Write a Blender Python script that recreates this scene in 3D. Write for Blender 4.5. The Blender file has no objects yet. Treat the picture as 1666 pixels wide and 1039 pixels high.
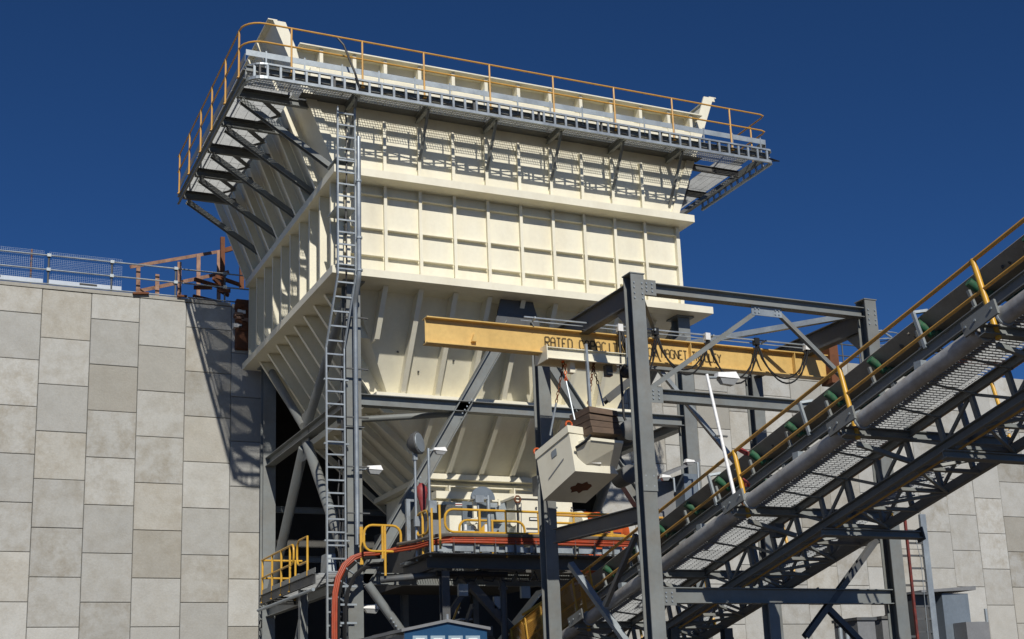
import bpy, bmesh, math, random
from mathutils import Vector as V, Matrix
random.seed(7)
S = bpy.context.scene
COL = S.collection
# ------------------------------------------------------------------ camera
CAM = V((-4.164343, -42.273346, 1.700000))
RGT = V((0.910447, -0.411945, -0.037256)); UPV = V((-0.063652, -0.228537, 0.971452)); FWD = V((0.408699, 0.882084, 0.234292))
FPX, CPY, PW, PH = 2160.522243, 660.794080, 1666.0, 1039.0
cam = bpy.data.cameras.new('camera')
cam.sensor_width = 36.0; cam.lens = FPX / PW * 36.0
cam.shift_y = (CPY - PH / 2) / PW
cam.clip_end = 3000
camo = bpy.data.objects.new('camera', cam); COL.objects.link(camo)
camo.matrix_world = Matrix(((RGT.x, UPV.x, -FWD.x, CAM.x), (RGT.y, UPV.y, -FWD.y, CAM.y), (RGT.z, UPV.z, -FWD.z, CAM.z), (0, 0, 0, 1)))
S.camera = camo
# ------------------------------------------------------------------ sky, sun, exposure
SUN_DIR = V((2.42, 11.35, -8.60)).normalized()          # the way the light travels
w = bpy.data.worlds.new('World'); S.world = w; w.use_nodes = True
nt = w.node_tree; nt.nodes.clear()
sky = nt.nodes.new('ShaderNodeTexSky'); sky.sky_type = 'NISHITA'; sky.sun_disc = False
sky.sun_elevation = math.asin(-SUN_DIR.z)
sky.sun_rotation = math.atan2(-SUN_DIR.x, -SUN_DIR.y)
sky.altitude = 2200; sky.air_density = 0.6; sky.dust_density = 0.05; sky.ozone_density = 5.0
bg = nt.nodes.new('ShaderNodeBackground'); bg.inputs['Strength'].default_value = 0.05
wo = nt.nodes.new('ShaderNodeOutputWorld')
tint = nt.nodes.new('ShaderNodeVectorMath'); tint.operation = 'MULTIPLY'; tint.inputs[1].default_value = (0.60, 1.08, 1.48)   # deep polarised blue of the photograph, whole sky alike
nt.links.new(sky.outputs['Color'], tint.inputs[0]); nt.links.new(tint.outputs[0], bg.inputs['Color']); nt.links.new(bg.outputs['Background'], wo.inputs['Surface'])
sl = bpy.data.lights.new('sun', 'SUN'); sl.energy = 4.1; sl.angle = math.radians(0.53); sl.color = (1.0, 0.955, 0.88)
so = bpy.data.objects.new('sun', sl); COL.objects.link(so)
so.rotation_euler = SUN_DIR.to_track_quat('-Z', 'Y').to_euler(); so.location = (-20, -60, 60)
S.view_settings.view_transform = 'Standard'; S.view_settings.look = 'None'
S.view_settings.exposure = 0.0; S.view_settings.gamma = 1.0
S.render.resolution_x = 1024; S.render.resolution_y = 639
S.render.engine = 'CYCLES'

# ------------------------------------------------------------------ survey helpers: a measured bearing met with a known plane
def brg(px, py): return RGT * ((px - PW / 2) / FPX) - UPV * ((py - CPY) / FPX) + FWD
def onY(px, py, y): d = brg(px, py); return CAM + d * ((y - CAM.y) / d.y)
def onX(px, py, x): d = brg(px, py); return CAM + d * ((x - CAM.x) / d.x)
def onZ(px, py, z): d = brg(px, py); return CAM + d * ((z - CAM.z) / d.z)

# ------------------------------------------------------------------ materials
MATS = {}
def mat(name, col, rough=0.6, metal=0.0, var=0.12, scale=1.2, fine=0.06, spec=0.5, bump=0.0, rnd=0.0, streak=0.0, dirt=None, dirt_amt=0.0, tan=None):
    m = bpy.data.materials.new(name); m.use_nodes = True
    t = m.node_tree; b = t.nodes['Principled BSDF']
    N = t.nodes.new; L = t.links.new
    geo = N('ShaderNodeNewGeometry'); oi = N('ShaderNodeObjectInfo')
    add = N('ShaderNodeVectorMath'); add.operation = 'ADD'
    mul = N('ShaderNodeVectorMath'); mul.operation = 'SCALE'; mul.inputs['Scale'].default_value = 37.0
    cmb = N('ShaderNodeCombineXYZ')
    for i in range(3): L(oi.outputs['Random'], cmb.inputs[i])
    L(cmb.outputs[0], mul.inputs[0]); L(geo.outputs['Position'], add.inputs[0]); L(mul.outputs[0], add.inputs[1])
    mp = N('ShaderNodeMapping'); mp.inputs['Scale'].default_value = (1, 1, 1 - 0.8 * streak); L(add.outputs[0], mp.inputs[0])
    n1 = N('ShaderNodeTexNoise'); n1.inputs['Scale'].default_value = scale; n1.inputs['Detail'].default_value = 6; n1.inputs['Roughness'].default_value = 0.65
    L(mp.outputs[0], n1.inputs['Vector'])
    n2 = N('ShaderNodeTexNoise'); n2.inputs['Scale'].default_value = scale * 14; n2.inputs['Detail'].default_value = 4
    L(add.outputs[0], n2.inputs['Vector'])
    def mr(src, lo, hi, a=0.3, c=0.7):
        x = N('ShaderNodeMapRange'); x.inputs['From Min'].default_value = a; x.inputs['From Max'].default_value = c
        x.inputs['To Min'].default_value = lo; x.inputs['To Max'].default_value = hi; L(src, x.inputs['Value']); return x.outputs['Result']
    f = N('ShaderNodeMath'); f.operation = 'MULTIPLY'
    L(mr(n1.outputs['Fac'], 1 - var, 1 + var), f.inputs[0]); L(mr(n2.outputs['Fac'], 1 - fine, 1 + fine), f.inputs[1])
    fo = f.outputs[0]
    if rnd:
        g = N('ShaderNodeMath'); g.operation = 'MULTIPLY'; L(fo, g.inputs[0]); L(mr(oi.outputs['Random'], 1 - rnd, 1 + rnd, 0, 1), g.inputs[1]); fo = g.outputs[0]
    rgb = N('ShaderNodeRGB'); rgb.outputs[0].default_value = (*col, 1)
    src = rgb.outputs[0]
    if tan:        # some panels were cast in a browner mix
        wt = N('ShaderNodeTexWhiteNoise'); wt.noise_dimensions = '1D'; ad = N('ShaderNodeMath'); ad.operation = 'ADD'; ad.inputs[1].default_value = 3.7
        L(oi.outputs['Random'], ad.inputs[0]); L(ad.outputs[0], wt.inputs['W'])
        mt = N('ShaderNodeMix'); mt.data_type = 'RGBA'; L(mr(wt.outputs['Value'], 0.0, 0.55, 0.55, 1.0), mt.inputs[0]); L(src, mt.inputs[6]); mt.inputs[7].default_value = (*tan, 1); src = mt.outputs[2]
    if dirt:
        n3 = N('ShaderNodeTexNoise'); n3.inputs['Scale'].default_value = scale * 1.7; n3.inputs['Detail'].default_value = 7; n3.inputs['Roughness'].default_value = 0.7
        sh = N('ShaderNodeVectorMath'); sh.operation = 'ADD'; sh.inputs[1].default_value = (13.1, 5.7, 8.8); L(mp.outputs[0], sh.inputs[0]); L(sh.outputs[0], n3.inputs['Vector'])
        fac = mr(n3.outputs['Fac'], 0, dirt_amt, 0.42, 0.72)
        if rnd:
            g2 = N('ShaderNodeMath'); g2.operation = 'MULTIPLY'; L(fac, g2.inputs[0])
            wn = N('ShaderNodeTexWhiteNoise'); wn.noise_dimensions = '1D'; L(oi.outputs['Random'], wn.inputs['W']); L(mr(wn.outputs['Value'], 0.25, 1.7, 0, 1), g2.inputs[1]); fac = g2.outputs[0]
        mx = N('ShaderNodeMix'); mx.data_type = 'RGBA'; L(fac, mx.inputs[0]); L(src, mx.inputs[6]); mx.inputs[7].default_value = (*dirt, 1); src = mx.outputs[2]
    sc = N('ShaderNodeVectorMath'); sc.operation = 'SCALE'; L(src, sc.inputs[0]); L(fo, sc.inputs['Scale'])
    L(sc.outputs[0], b.inputs['Base Color'])
    L(mr(n1.outputs['Fac'], max(0.05, rough - 0.1), min(1, rough + 0.1)), b.inputs['Roughness'])
    b.inputs['Metallic'].default_value = metal; b.inputs['Specular IOR Level'].default_value = spec
    if bump:
        bp = N('ShaderNodeBump'); bp.inputs['Strength'].default_value = bump; bp.inputs['Distance'].default_value = 0.02
        L(n2.outputs['Fac'], bp.inputs['Height']); L(bp.outputs[0], b.inputs['Normal'])
    MATS[name] = m
mat('concrete', (0.43, 0.427, 0.398), 0.9, var=0.055, scale=1.2, fine=0.045, spec=0.2, bump=0.35, rnd=0.15, dirt=(0.28, 0.25, 0.195), dirt_amt=0.58, tan=(0.33, 0.305, 0.25))
mat('joint_dark', (0.09, 0.085, 0.075), 0.95, spec=0.1)
mat('coping', (0.36, 0.345, 0.30), 0.9, spec=0.2)
mat('cream', (0.80, 0.76, 0.605), 0.45, var=0.045, scale=0.6, fine=0.025, streak=0.92, dirt=(0.52, 0.43, 0.28), dirt_amt=0.26)
mat('steel', (0.190, 0.205, 0.200), 0.5, var=0.14, scale=0.9, fine=0.04, dirt=(0.16, 0.13, 0.09), dirt_amt=0.45)
mat('dark_steel', (0.085, 0.092, 0.096), 0.55, var=0.2, dirt=(0.12, 0.095, 0.065), dirt_amt=0.5)
mat('galv', (0.34, 0.375, 0.395), 0.45, metal=0.5, var=0.14, scale=3, fine=0.06)
mat('galv_dull', (0.34, 0.38, 0.40), 0.5, metal=0.45, var=0.15, scale=2)
mat('grate', (0.37, 0.385, 0.39), 0.5, metal=0.2, var=0.15, scale=2)
mat('yellow', (0.64, 0.36, 0.035), 0.42, var=0.1, scale=2, dirt=(0.25, 0.11, 0.02), dirt_amt=0.3)
mat('rail_orange', (0.58, 0.31, 0.06), 0.45, var=0.12, scale=2)
mat('crane_yellow', (0.66, 0.445, 0.15), 0.45, var=0.06, scale=0.8, streak=0.6, dirt=(0.36, 0.21, 0.06), dirt_amt=0.35)
mat('black', (0.012, 0.012, 0.012), 0.5)
mat('letter', (0.10, 0.065, 0.02), 0.6)
mat('rubber', (0.10, 0.09, 0.078), 0.75, var=0.2, scale=2, dirt=(0.2, 0.17, 0.12), dirt_amt=0.5)
mat('belt', (0.30, 0.275, 0.23), 0.8, var=0.15, scale=2, dirt=(0.28, 0.24, 0.18), dirt_amt=0.5)
mat('green', (0.012, 0.10, 0.045), 0.55, var=0.3, scale=6, dirt=(0.12, 0.1, 0.07), dirt_amt=0.6)
mat('orange_cable', (0.40, 0.06, 0.02), 0.6, var=0.2, scale=3, dirt=(0.2, 0.1, 0.06), dirt_amt=0.5)
mat('toe_board', (0.46, 0.51, 0.57), 0.5)
mat('motor_orange', (0.55, 0.10, 0.02), 0.4, var=0.12)
mat('red', (0.27, 0.03, 0.03), 0.55, var=0.25, scale=5, dirt=(0.22, 0.12, 0.1), dirt_amt=0.6)
mat('shade_lining', (0.09, 0.088, 0.082), 0.9)  # dark colour standing in for deep shade
mat('ladder_red', (0.17, 0.03, 0.02), 0.6, var=0.3, scale=5, dirt=(0.05, 0.03, 0.03), dirt_amt=0.9)
mat('edge_pipe', (0.46, 0.465, 0.45), 0.45, metal=0.1, var=0.18, scale=1.5, dirt=(0.16, 0.11, 0.07), dirt_amt=0.5)
mat('white', (0.80, 0.80, 0.78), 0.4)
mat('lens', (0.32, 0.33, 0.33), 0.15)
mat('wood', (0.125, 0.085, 0.058), 0.85, var=0.3, scale=4, streak=-3, rnd=0.15)
mat('timber', (0.34, 0.205, 0.14), 0.8, var=0.25, scale=3, rnd=0.2, dirt=(0.16, 0.07, 0.04), dirt_amt=0.7)
mat('rust', (0.15, 0.055, 0.022), 0.85, var=0.35, scale=4)
mat('blue', (0.011, 0.06, 0.14), 0.45, var=0.05)
mat('sign_pale', (0.30, 0.40, 0.46), 0.5)
mat('cabinet', (0.15, 0.18, 0.21), 0.45)
mat('shed_grey', (0.19, 0.195, 0.20), 0.6)
mat('ground', (0.088, 0.068, 0.047), 0.95, var=0.2, scale=0.4, fine=0.2, bump=0.5)
mat('sign_white', (0.78, 0.77, 0.72), 0.5)
mat('mesh_yellow', (0.50, 0.24, 0.025), 0.6, var=0.15)
mat('wire', (0.30, 0.36, 0.44), 0.5, metal=0.3)

# ------------------------------------------------------------------ mesh builder
class MB:
    def __init__(s): s.v = []; s.f = []
    def add(s, vs, fs):
        n = len(s.v); s.v += [tuple(x) for x in vs]; s.f += [tuple(i + n for i in f) for f in fs]; return s
    def box(s, x0, y0, z0, x1, y1, z1):
        vs = [(x0, y0, z0), (x1, y0, z0), (x1, y1, z0), (x0, y1, z0), (x0, y0, z1), (x1, y0, z1), (x1, y1, z1), (x0, y1, z1)]
        return s.add(vs, [(0, 3, 2, 1), (4, 5, 6, 7), (0, 1, 5, 4), (1, 2, 6, 5), (2, 3, 7, 6), (3, 0, 4, 7)])
    def sect(s, a, b, prof, up=(0, 0, 1)):
        a = V(a); b = V(b); d = (b - a).normalized(); up = V(up)
        sd = d.cross(up)
        if sd.length < 1e-4: sd = d.cross(V((0, 1, 0)))
        sd.normalize(); u = sd.cross(d)
        n = len(prof)
        vs = [a + sd * p[0] + u * p[1] for p in prof] + [b + sd * p[0] + u * p[1] for p in prof]
        fs = [(i, (i + 1) % n, n + (i + 1) % n, n + i) for i in range(n)] + [tuple(range(n - 1, -1, -1)), tuple(range(n, 2 * n))]
        return s.add(vs, fs)
    def bar(s, a, b, w, h, up=(0, 0, 1)):
        return s.sect(a, b, [(-w / 2, -h / 2), (w / 2, -h / 2), (w / 2, h / 2), (-w / 2, h / 2)], up)
    def ibeam(s, a, b, d, w, up=(0, 0, 1), tf=0.02, tw=0.012):
        w /= 2; d /= 2; t = tw / 2
        return s.sect(a, b, [(-w, -d), (w, -d), (w, -d + tf), (t, -d + tf), (t, d - tf), (w, d - tf), (w, d), (-w, d), (-w, d - tf), (-t, d - tf), (-t, -d + tf), (-w, -d + tf)], up)
    def chan(s, a, b, d, w, up=(0, 0, 1), t=0.014):
        d /= 2
        return s.sect(a, b, [(0, -d), (w, -d), (w, -d + t), (t, -d + t), (t, d - t), (w, d - t), (w, d), (0, d)], up)
    def ang(s, a, b, w, t=0.012, up=(0, 0, 1)):
        return s.sect(a, b, [(0, 0), (w, 0), (w, t), (t, t), (t, w), (0, w)], up)
    def tube(s, a, b, r, n=10, r2=None):
        r2 = r if r2 is None else r2
        a = V(a); b = V(b); d = (b - a).normalized(); u = d.orthogonal().normalized(); sd = d.cross(u)
        vs = [a + (u * math.cos(2 * math.pi * i / n) + sd * math.sin(2 * math.pi * i / n)) * r for i in range(n)]
        vs += [b + (u * math.cos(2 * math.pi * i / n) + sd * math.sin(2 * math.pi * i / n)) * r2 for i in range(n)]
        return s.add(vs, [(i, (i + 1) % n, n + (i + 1) % n, n + i) for i in range(n)] + [tuple(range(n - 1, -1, -1)), tuple(range(n, 2 * n))])
    def path(s, pts, r, n=8, closed=False):
        P = [V(p) for p in pts]; m = len(P); rings = []; u = None
        for i in range(m):
            if closed: d = P[(i + 1) % m] - P[i - 1]
            else: d = P[min(i + 1, m - 1)] - P[max(i - 1, 0)]
            d.normalize()
            u = d.orthogonal().normalized() if u is None else (u - d * u.dot(d)).normalized()
            sd = d.cross(u); rings.append([P[i] + (u * math.cos(2 * math.pi * k / n) + sd * math.sin(2 * math.pi * k / n)) * r for k in range(n)])
        vs = [x for q in rings for x in q]; fs = []
        for i in range(m if closed else m - 1):
            j = (i + 1) % m
            fs += [(i * n + k, i * n + (k + 1) % n, j * n + (k + 1) % n, j * n + k) for k in range(n)]
        if not closed: fs += [tuple(range(n - 1, -1, -1)), tuple(range((m - 1) * n, m * n))]
        return s.add(vs, fs)
    def prism(s, pts, vec):
        P = [V(p) for p in pts]; n = len(P); vec = V(vec)
        return s.add(P + [p + vec for p in P], [tuple(range(n - 1, -1, -1)), tuple(range(n, 2 * n))] + [(i, (i + 1) % n, n + (i + 1) % n, n + i) for i in range(n)])
    def lathe(s, a, b, prof, n=14):          # prof: (t along a->b, radius)
        a = V(a); b = V(b); d = (b - a).normalized(); u = d.orthogonal().normalized(); sd = d.cross(u); vs = []
        for t, r in prof:
            c = a + (b - a) * t
            vs += [c + (u * math.cos(2 * math.pi * i / n) + sd * math.sin(2 * math.pi * i / n)) * r for i in range(n)]
        m = len(prof); fs = [(j * n + i, j * n + (i + 1) % n, (j + 1) * n + (i + 1) % n, (j + 1) * n + i) for j in range(m - 1) for i in range(n)]
        return s.add(vs, fs + [tuple(range(n - 1, -1, -1)), tuple(range((m - 1) * n, m * n))])
    def grating(s, o, u, v, sp=0.05, dep=0.035, th=0.007, rod=0.0, up=(0, 0, 1)):
        # bars run along u, spaced along v
        o = V(o); u = V(u); v = V(v); L = v.length; vn = v.normalized(); un = u.normalized()
        n = int(L / sp)
        for i in range(n + 1):
            p = o + vn * (i * L / n); s.bar(p, p + u, th, dep, up)
        if rod:
            m = int(u.length / rod)
            for i in range(m + 1):
                p = o + un * (i * u.length / m); s.bar(p, p + v, th, th, up)
        return s
    def build(s, name, m, parent=None, smooth=False, org=None):
        me = bpy.data.meshes.new(name)
        o0 = V(org) if org is not None else V((0, 0, 0))
        if org is not None: s.v = [(a - o0.x, b - o0.y, c - o0.z) for a, b, c in s.v]
        me.from_pydata(s.v, [], s.f); me.update()
        bm = bmesh.new(); bm.from_mesh(me); bmesh.ops.recalc_face_normals(bm, faces=bm.faces); bm.to_mesh(me); bm.free()
        me.materials.append(MATS[m])
        if smooth:
            me.set_sharp_from_angle(angle=math.radians(40))
            for p in me.polygons: p.use_smooth = True
        o = bpy.data.objects.new(name, me); COL.objects.link(o)
        if org is not None: o.location = o0
        if parent is not None:
            o.parent = parent
            pm = parent
            # parents sit unrotated; keep world coordinates
            off = V((0, 0, 0))
            while pm is not None: off += pm.location; pm = pm.parent
            o.location = o0 - off
        return o
def thing(name, label, cat, loc, group=None):
    o = bpy.data.objects.new(name, None); COL.objects.link(o); o.location = loc; o.empty_display_size = 0.3
    o['label'] = label; o['category'] = cat
    if group: o['group'] = group
    return o
def tag(o, label, cat, group=None):
    o['label'] = label; o['category'] = cat
    if group: o['group'] = group
    return o
def dup(o, parent, loc):
    c = o.copy(); COL.objects.link(c); c.parent = parent; c.location = loc; return c
def lerp(a, b, t): return V(a) + (V(b) - V(a)) * t
def arc(c, r, a0, a1, ux, uy, n=6):
    c = V(c); ux = V(ux); uy = V(uy)
    return [c + ux * (r * math.cos(a0 + (a1 - a0) * i / n)) + uy * (r * math.sin(a0 + (a1 - a0) * i / n)) for i in range(n + 1)]
def cable_ladder(parent, pts, width_dir, wid, rung=0.3, rail=(0.03, 0.09), face=(0, 1, 0), m='galv', rungname='rung'):
    """two side rails and rungs along a poly line; rails lie at pts and pts+width"""
    wv = V(width_dir).normalized() * wid
    a = MB(); b = MB()
    for i in range(len(pts) - 1):
        p, q = V(pts[i]), V(pts[i + 1])
        a.bar(p, q, rail[0], rail[1], face); b.bar(p + wv, q + wv, rail[0], rail[1], face)
    a.build('side_rail', m, parent); b.build('side_rail', m, parent)
    proto = None
    for i in range(len(pts) - 1):
        p, q = V(pts[i]), V(pts[i + 1]); L = (q - p).length; n = max(1, int(L / rung))
        proto = None
        for k in range(n):
            c = lerp(p, q, (k + 0.5) / n)
            if proto is None:
                proto = MB().bar(c + wv * 0.03, c + wv * 0.97, 0.035, 0.035, face).build(rungname, m, parent, org=c); base = proto.location.copy(); c0 = c
            else: dup(proto, parent, base + (c - c0))
def handrail(parent, pts, posts, h=1.0, up=(0, 0, 1), r=0.024, m='yellow', mid=0.5, drop=0.12, ends=True):
    """pts: deck-level polyline; posts: list of deck-level points"""
    up = V(up)
    for k in (1.0, mid):
        MB().path([V(p) + up * h * k for p in pts], r, 8).build('rail', m, parent, True)
    for p in posts:
        p = V(p)
        MB().tube(p - up * drop, p + up * h, r * 1.05, 8).box(p.x - .05, p.y - .05, p.z - drop - 0.01, p.x + .05, p.y + .05, p.z - drop + .02).build('post', m, parent, True)
# ================================================================== SETTING
g = MB(); g.add([(-900, -700, 0), (1200, -700, 0), (1200, 900, 0), (-900, 900, 0)], [(0, 1, 2, 3)])
go = g.build('ground', 'ground'); go['kind'] = 'structure'

# ------------------------------------------------------------------ retaining wall of square precast panels
WALL_TOP = 15.82; Z0 = 11.10
RX0, RX1, RZT = 6.75, 18.75, 13.3          # recess added behind the hopper so the bay turns dark
wall = thing('retaining_wall', 'tall retaining wall of square pale grey concrete panels with staggered joints', 'wall', (0, 0, 0))
bk = MB()
bk.box(-40, 0.16, 0, RX0, 0.6, WALL_TOP - .05); bk.box(RX1, 0.16, 0, 60, 0.6, WALL_TOP - .05); bk.box(RX0, 0.16, RZT, RX1, 0.6, WALL_TOP - .05)
bk.build('backing', 'joint_dark', wall)
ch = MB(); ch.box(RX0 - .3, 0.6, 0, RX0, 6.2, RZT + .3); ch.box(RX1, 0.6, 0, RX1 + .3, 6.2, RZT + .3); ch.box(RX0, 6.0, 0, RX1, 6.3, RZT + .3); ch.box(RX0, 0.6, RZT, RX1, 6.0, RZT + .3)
ch.build('shade_recess', 'shade_lining', wall)  # recess walls coloured dark in place of shade
def panel_mesh(w, h):
    g = 0.007; b = 0.016; w2 = w / 2 - g; h2 = h / 2 - g
    vs = [(-w2, .15, -h2), (w2, .15, -h2), (w2, .15, h2), (-w2, .15, h2), (-w2, b, -h2), (w2, b, -h2), (w2, b, h2), (-w2, b, h2), (-w2 + b, 0, -h2 + b), (w2 - b, 0, -h2 + b), (w2 - b, 0, h2 - b), (-w2 + b, 0, h2 - b)]
    fs = [(8, 9, 10, 11)] + [(i, (i + 1) % 4, 4 + (i + 1) % 4, 4 + i) for i in range(4)] + [(4 + i, 4 + (i + 1) % 4, 8 + (i + 1) % 4, 8 + i) for i in range(4)]
    me = bpy.data.meshes.new('panel'); me.from_pydata(vs, [], fs); me.update(); me.materials.append(MATS['concrete']); return me
PM = {}
rest = MB()
for c in range(-22, 38):
    xc = c * 1.5; odd = c % 2
    zb = Z0 + (0.75 if odd else 0)
    z = zb + 1.5 * math.floor((WALL_TOP - 0.8 - zb) / 1.5)          # underside of the top panel
    rows = [(z, WALL_TOP - 0.12 if c < 4 else WALL_TOP - 0.02)]
    while z > 0.1: rows.append((max(0, z - 1.5), z)); z -= 1.5
    for (a, b) in rows:
        if RX0 - .1 < xc < RX1 + .1:
            if b <= RZT: continue
            a = max(a, RZT)
        h = round(b - a, 3)
        if h < .1: continue
        key = h
        far = xc < -3.8 or xc > 44 or b < 3.9
        if far:
            bx = panel_mesh(1.5, h); rest.add([(v.co.x + xc, v.co.y, v.co.z + (a + b) / 2) for v in bx.vertices], [tuple(p.vertices) for p in bx.polygons]); bpy.data.meshes.remove(bx); continue
        if key not in PM: PM[key] = panel_mesh(1.5, h)
        o = bpy.data.objects.new('panel', PM[key]); COL.objects.link(o); o.parent = wall
        o.location = (xc, random.uniform(-.008, .008), (a + b) / 2)
ro = rest.build('outer_panels', 'concrete', wall); ro['kind'] = 'stuff'
MB().box(-40, -.03, WALL_TOP - .115, 5.2, .5, WALL_TOP).build('coping', 'coping', wall)
fill = MB().box(-60, .62, 0, RX0 - .32, 40, WALL_TOP - .3).box(RX1 + .32, .62, 0, 90, 40, WALL_TOP - .3).box(RX0 - .32, 6.35, 0, RX1 + .32, 40, WALL_TOP - .3).build('terrain', 'ground'); fill['kind'] = 'structure'

# ================================================================== HOPPER
HX0, HX1, HYF, HYB = 5.90, 16.60, -9.85, -0.40
ZL0, ZL1, ZU0, ZU1 = 13.42, 13.63, 16.27, 16.49
hop = thing('ore_hopper', 'huge cream steel ore hopper with ribbed walls and flared top', 'hopper', (11.2, -5, 8.7))
FLX, FLZ = 4.10, 20.75          # flare top (left)
FRX, FRZ = 18.22, 20.87
tF = 0.03
def flare_l(z): return HX0 + (FLX - HX0) * (z - ZU1) / (FLZ - ZU1)
def flare_r(z): return HX1 + (FRX - HX1) * (z - ZU1) / (FRZ - ZU1)
ZPT = 19.98                     # top of front plate
MB().prism([(HX0, HYF, ZL1), (HX1, HYF, ZL1), (HX1, HYF, ZU0), (HX0, HYF, ZU0)], (0, tF, 0)).build('front_wall', 'cream', hop)
MB().prism([(HX0, HYF, ZU1), (HX1, HYF, ZU1), (flare_r(ZPT), HYF, ZPT), (flare_l(ZPT), HYF, ZPT)], (0, tF, 0)).build('upper_front_wall', 'cream', hop)
MB().prism([(HX0 + .25, HYF + tF, ZL1), (HX0 + .25, HYB, ZL1), (HX0 + .25, HYB, ZU0), (HX0 + .25, HYF + tF, ZU0)], (tF, 0, 0)).build('side_wall', 'cream', hop)
MB().prism([(HX1, HYF + tF, ZL1), (HX1, HYB, ZL1), (HX1, HYB, ZU0), (HX1, HYF + tF, ZU0)], (-tF, 0, 0)).build('side_wall', 'cream', hop)
MB().prism([(HX0, HYF + tF, ZU1), (HX0, HYB, ZU1), (FLX, HYB, FLZ), (FLX, HYF + tF, FLZ)], (tF, 0, 0)).build('flared_wall', 'cream', hop)
MB().prism([(HX1, HYF + tF, ZU1), (HX1, HYB, ZU1), (FRX, HYB, FRZ), (FRX, HYF + tF, FRZ)], (-tF, 0, 0)).build('flared_wall', 'cream', hop)
MB().prism([(HX0, HYB, ZL1), (HX1, HYB, ZL1), (HX1, HYB, 15.7), (HX0, HYB, 15.7)], (0, -tF, 0)).build('back_wall', 'cream', hop)
# front end flanges of the flared walls (the two white horns)
MB().prism([(flare_l(ZU1) - .02, HYF - .06, ZU1), (flare_l(ZU1) + .24, HYF - .06, ZU1), (FLX + .32, HYF - .06, FLZ), (FLX - .03, HYF - .06, FLZ)], (0, .055, 0)).build('end_flange', 'cream', hop)
MB().prism([(flare_r(ZU1) - .24, HYF - .06, ZU1), (flare_r(ZU1) + .02, HYF - .06, ZU1), (FRX + .02, HYF - .06, FRZ - .12), (FRX + .12, HYF - .06, FRZ - .12), (FRX + .1, HYF - .06, FRZ), (FRX - .28, HYF - .06, FRZ)], (0, .055, 0)).build('end_flange', 'cream', hop)
MB().bar((FLX - .04, HYF - .06, FLZ + .015), (FLX - .04, HYB, FLZ + .015), .26, .03).build('top_flange', 'cream', hop)
MB().bar((FRX + .04, HYF - .06, FRZ + .015), (FRX + .04, HYB, FRZ + .015), .26, .03).build('top_flange', 'cream', hop)
MB().box(flare_l(ZPT) + .3, HYF - .42, ZPT, flare_r(ZPT) - .3, HYF + .08, ZPT + .035).build('top_flange', 'cream', hop)
# flange rings
def ring(name, x0, x1, y0, y1, ix0, ix1, iy0, iy1, z0, z1, lip=0.0):
    MB().box(x0, y0, z0, x1, iy0, z1).build(name, 'cream', hop)
    MB().box(x0, iy0 + .002, z0, ix0, y1, z1).build(name, 'cream', hop)
    MB().box(ix1, iy0 + .002, z0, x1, y1, z1).build(name, 'cream', hop)
    if lip:
        MB().box(x0, y0 - .004, z0 - lip, x1, y0 + .02, z0 - .002).build(name + '_lip', 'cream', hop)
ring('upper_flange', 5.60, 16.86, -10.5, HYB, HX0 + .29, HX1 - .04, HYF + .04, HYB, ZU0, ZU1)
TX0_, TX1_, TYF_ = 6.45, 16.0, -9.38      # chute top, set in under the wide lower flange
ring('lower_flange', 5.53, 17.28, -10.5, HYB, TX0_ + .05, TX1_ - .05, TYF_ + .05, HYB, ZL0, ZL1)
RIBX = [7.20, 8.22, 9.245, 10.27, 11.30, 12.325, 13.35, 14.375, 15.40]
SH = [15.98, 15.0, 14.22]
rib1 = rib2 = rib3 = None
for i, x in enumerate(RIBX + [6.14]):
    r1 = MB().box(x - .016, HYF - .16, ZL1, x + .016, HYF, ZU0)
    r1.box(x - .045, HYF - .172, ZL1, x + .045, HYF - .16, ZU0).build('rib', 'cream', hop)
    MB().box(x - .016, HYF - .16, ZU1, x + .016, HYF, 18.2).box(x - .045, HYF - .172, ZU1, x + .045, HYF - .16, 18.2).build('rib', 'cream', hop)
for x in [5.35] + RIBX + [6.3, 16.4, 17.2]:
    MB().box(x - .05, HYF - .34, 18.9, x + .05, HYF, ZPT).build('parapet_rib', 'cream', hop)
MB().box(flare_l(19.2) + .3, HYF - .3, 18.95, flare_r(19.2) - .3, HYF, 19.40).build('parapet_rail', 'cream', hop)
XS = [HX0] + RIBX + [HX1]
for k in range(len(XS) - 1):
    for j, z in enumerate(SH):
        MB().box(XS[k] + .05, HYF - .13, z, XS[k + 1] - .05, HYF, z + .02).build('shelf_stiffener', 'cream', hop)
MB().box(HX1 - .1, HYF - .14, ZL1, HX1 + .02, HYF - .002, ZU0).build('corner_post', 'cream', hop)
MB().box(HX0 - .02, HYF - .14, ZL1, HX0 + .1, HYF - .002, ZU0).build('corner_post', 'cream', hop)
# ribs of the side walls, straight below and slanted on the flare
RIBY = [HYF + .12 + i * 1.03 for i in range(10)]
for y in RIBY:
    MB().box(HX0 - .17, y - .015, ZL1, HX0 + .25, y + .015, ZU0).box(HX0 - .185, y - .05, ZL1, HX0 - .17, y + .05, ZU0).build('side_rib', 'cream', hop)
    if y < HYF + .2: continue
    for (bx, tx, tz, s) in ((HX0, FLX, FLZ - .1, -1), (HX1, FRX, FRZ - .1, 1)):
        MB().prism([(bx + s * .02, y - .015, ZU1), (bx + s * .30, y - .015, ZU1), (tx + s * .2, y - .015, tz), (tx, y - .015, tz)], (0, .03, 0)) \
            .prism([(bx + s * .295, y - .055, ZU1), (bx + s * .31, y - .055, ZU1), (tx + s * .21, y - .055, tz), (tx + s * .195, y - .055, tz)], (0, .11, 0)).build('flare_rib', 'cream', hop)
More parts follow.
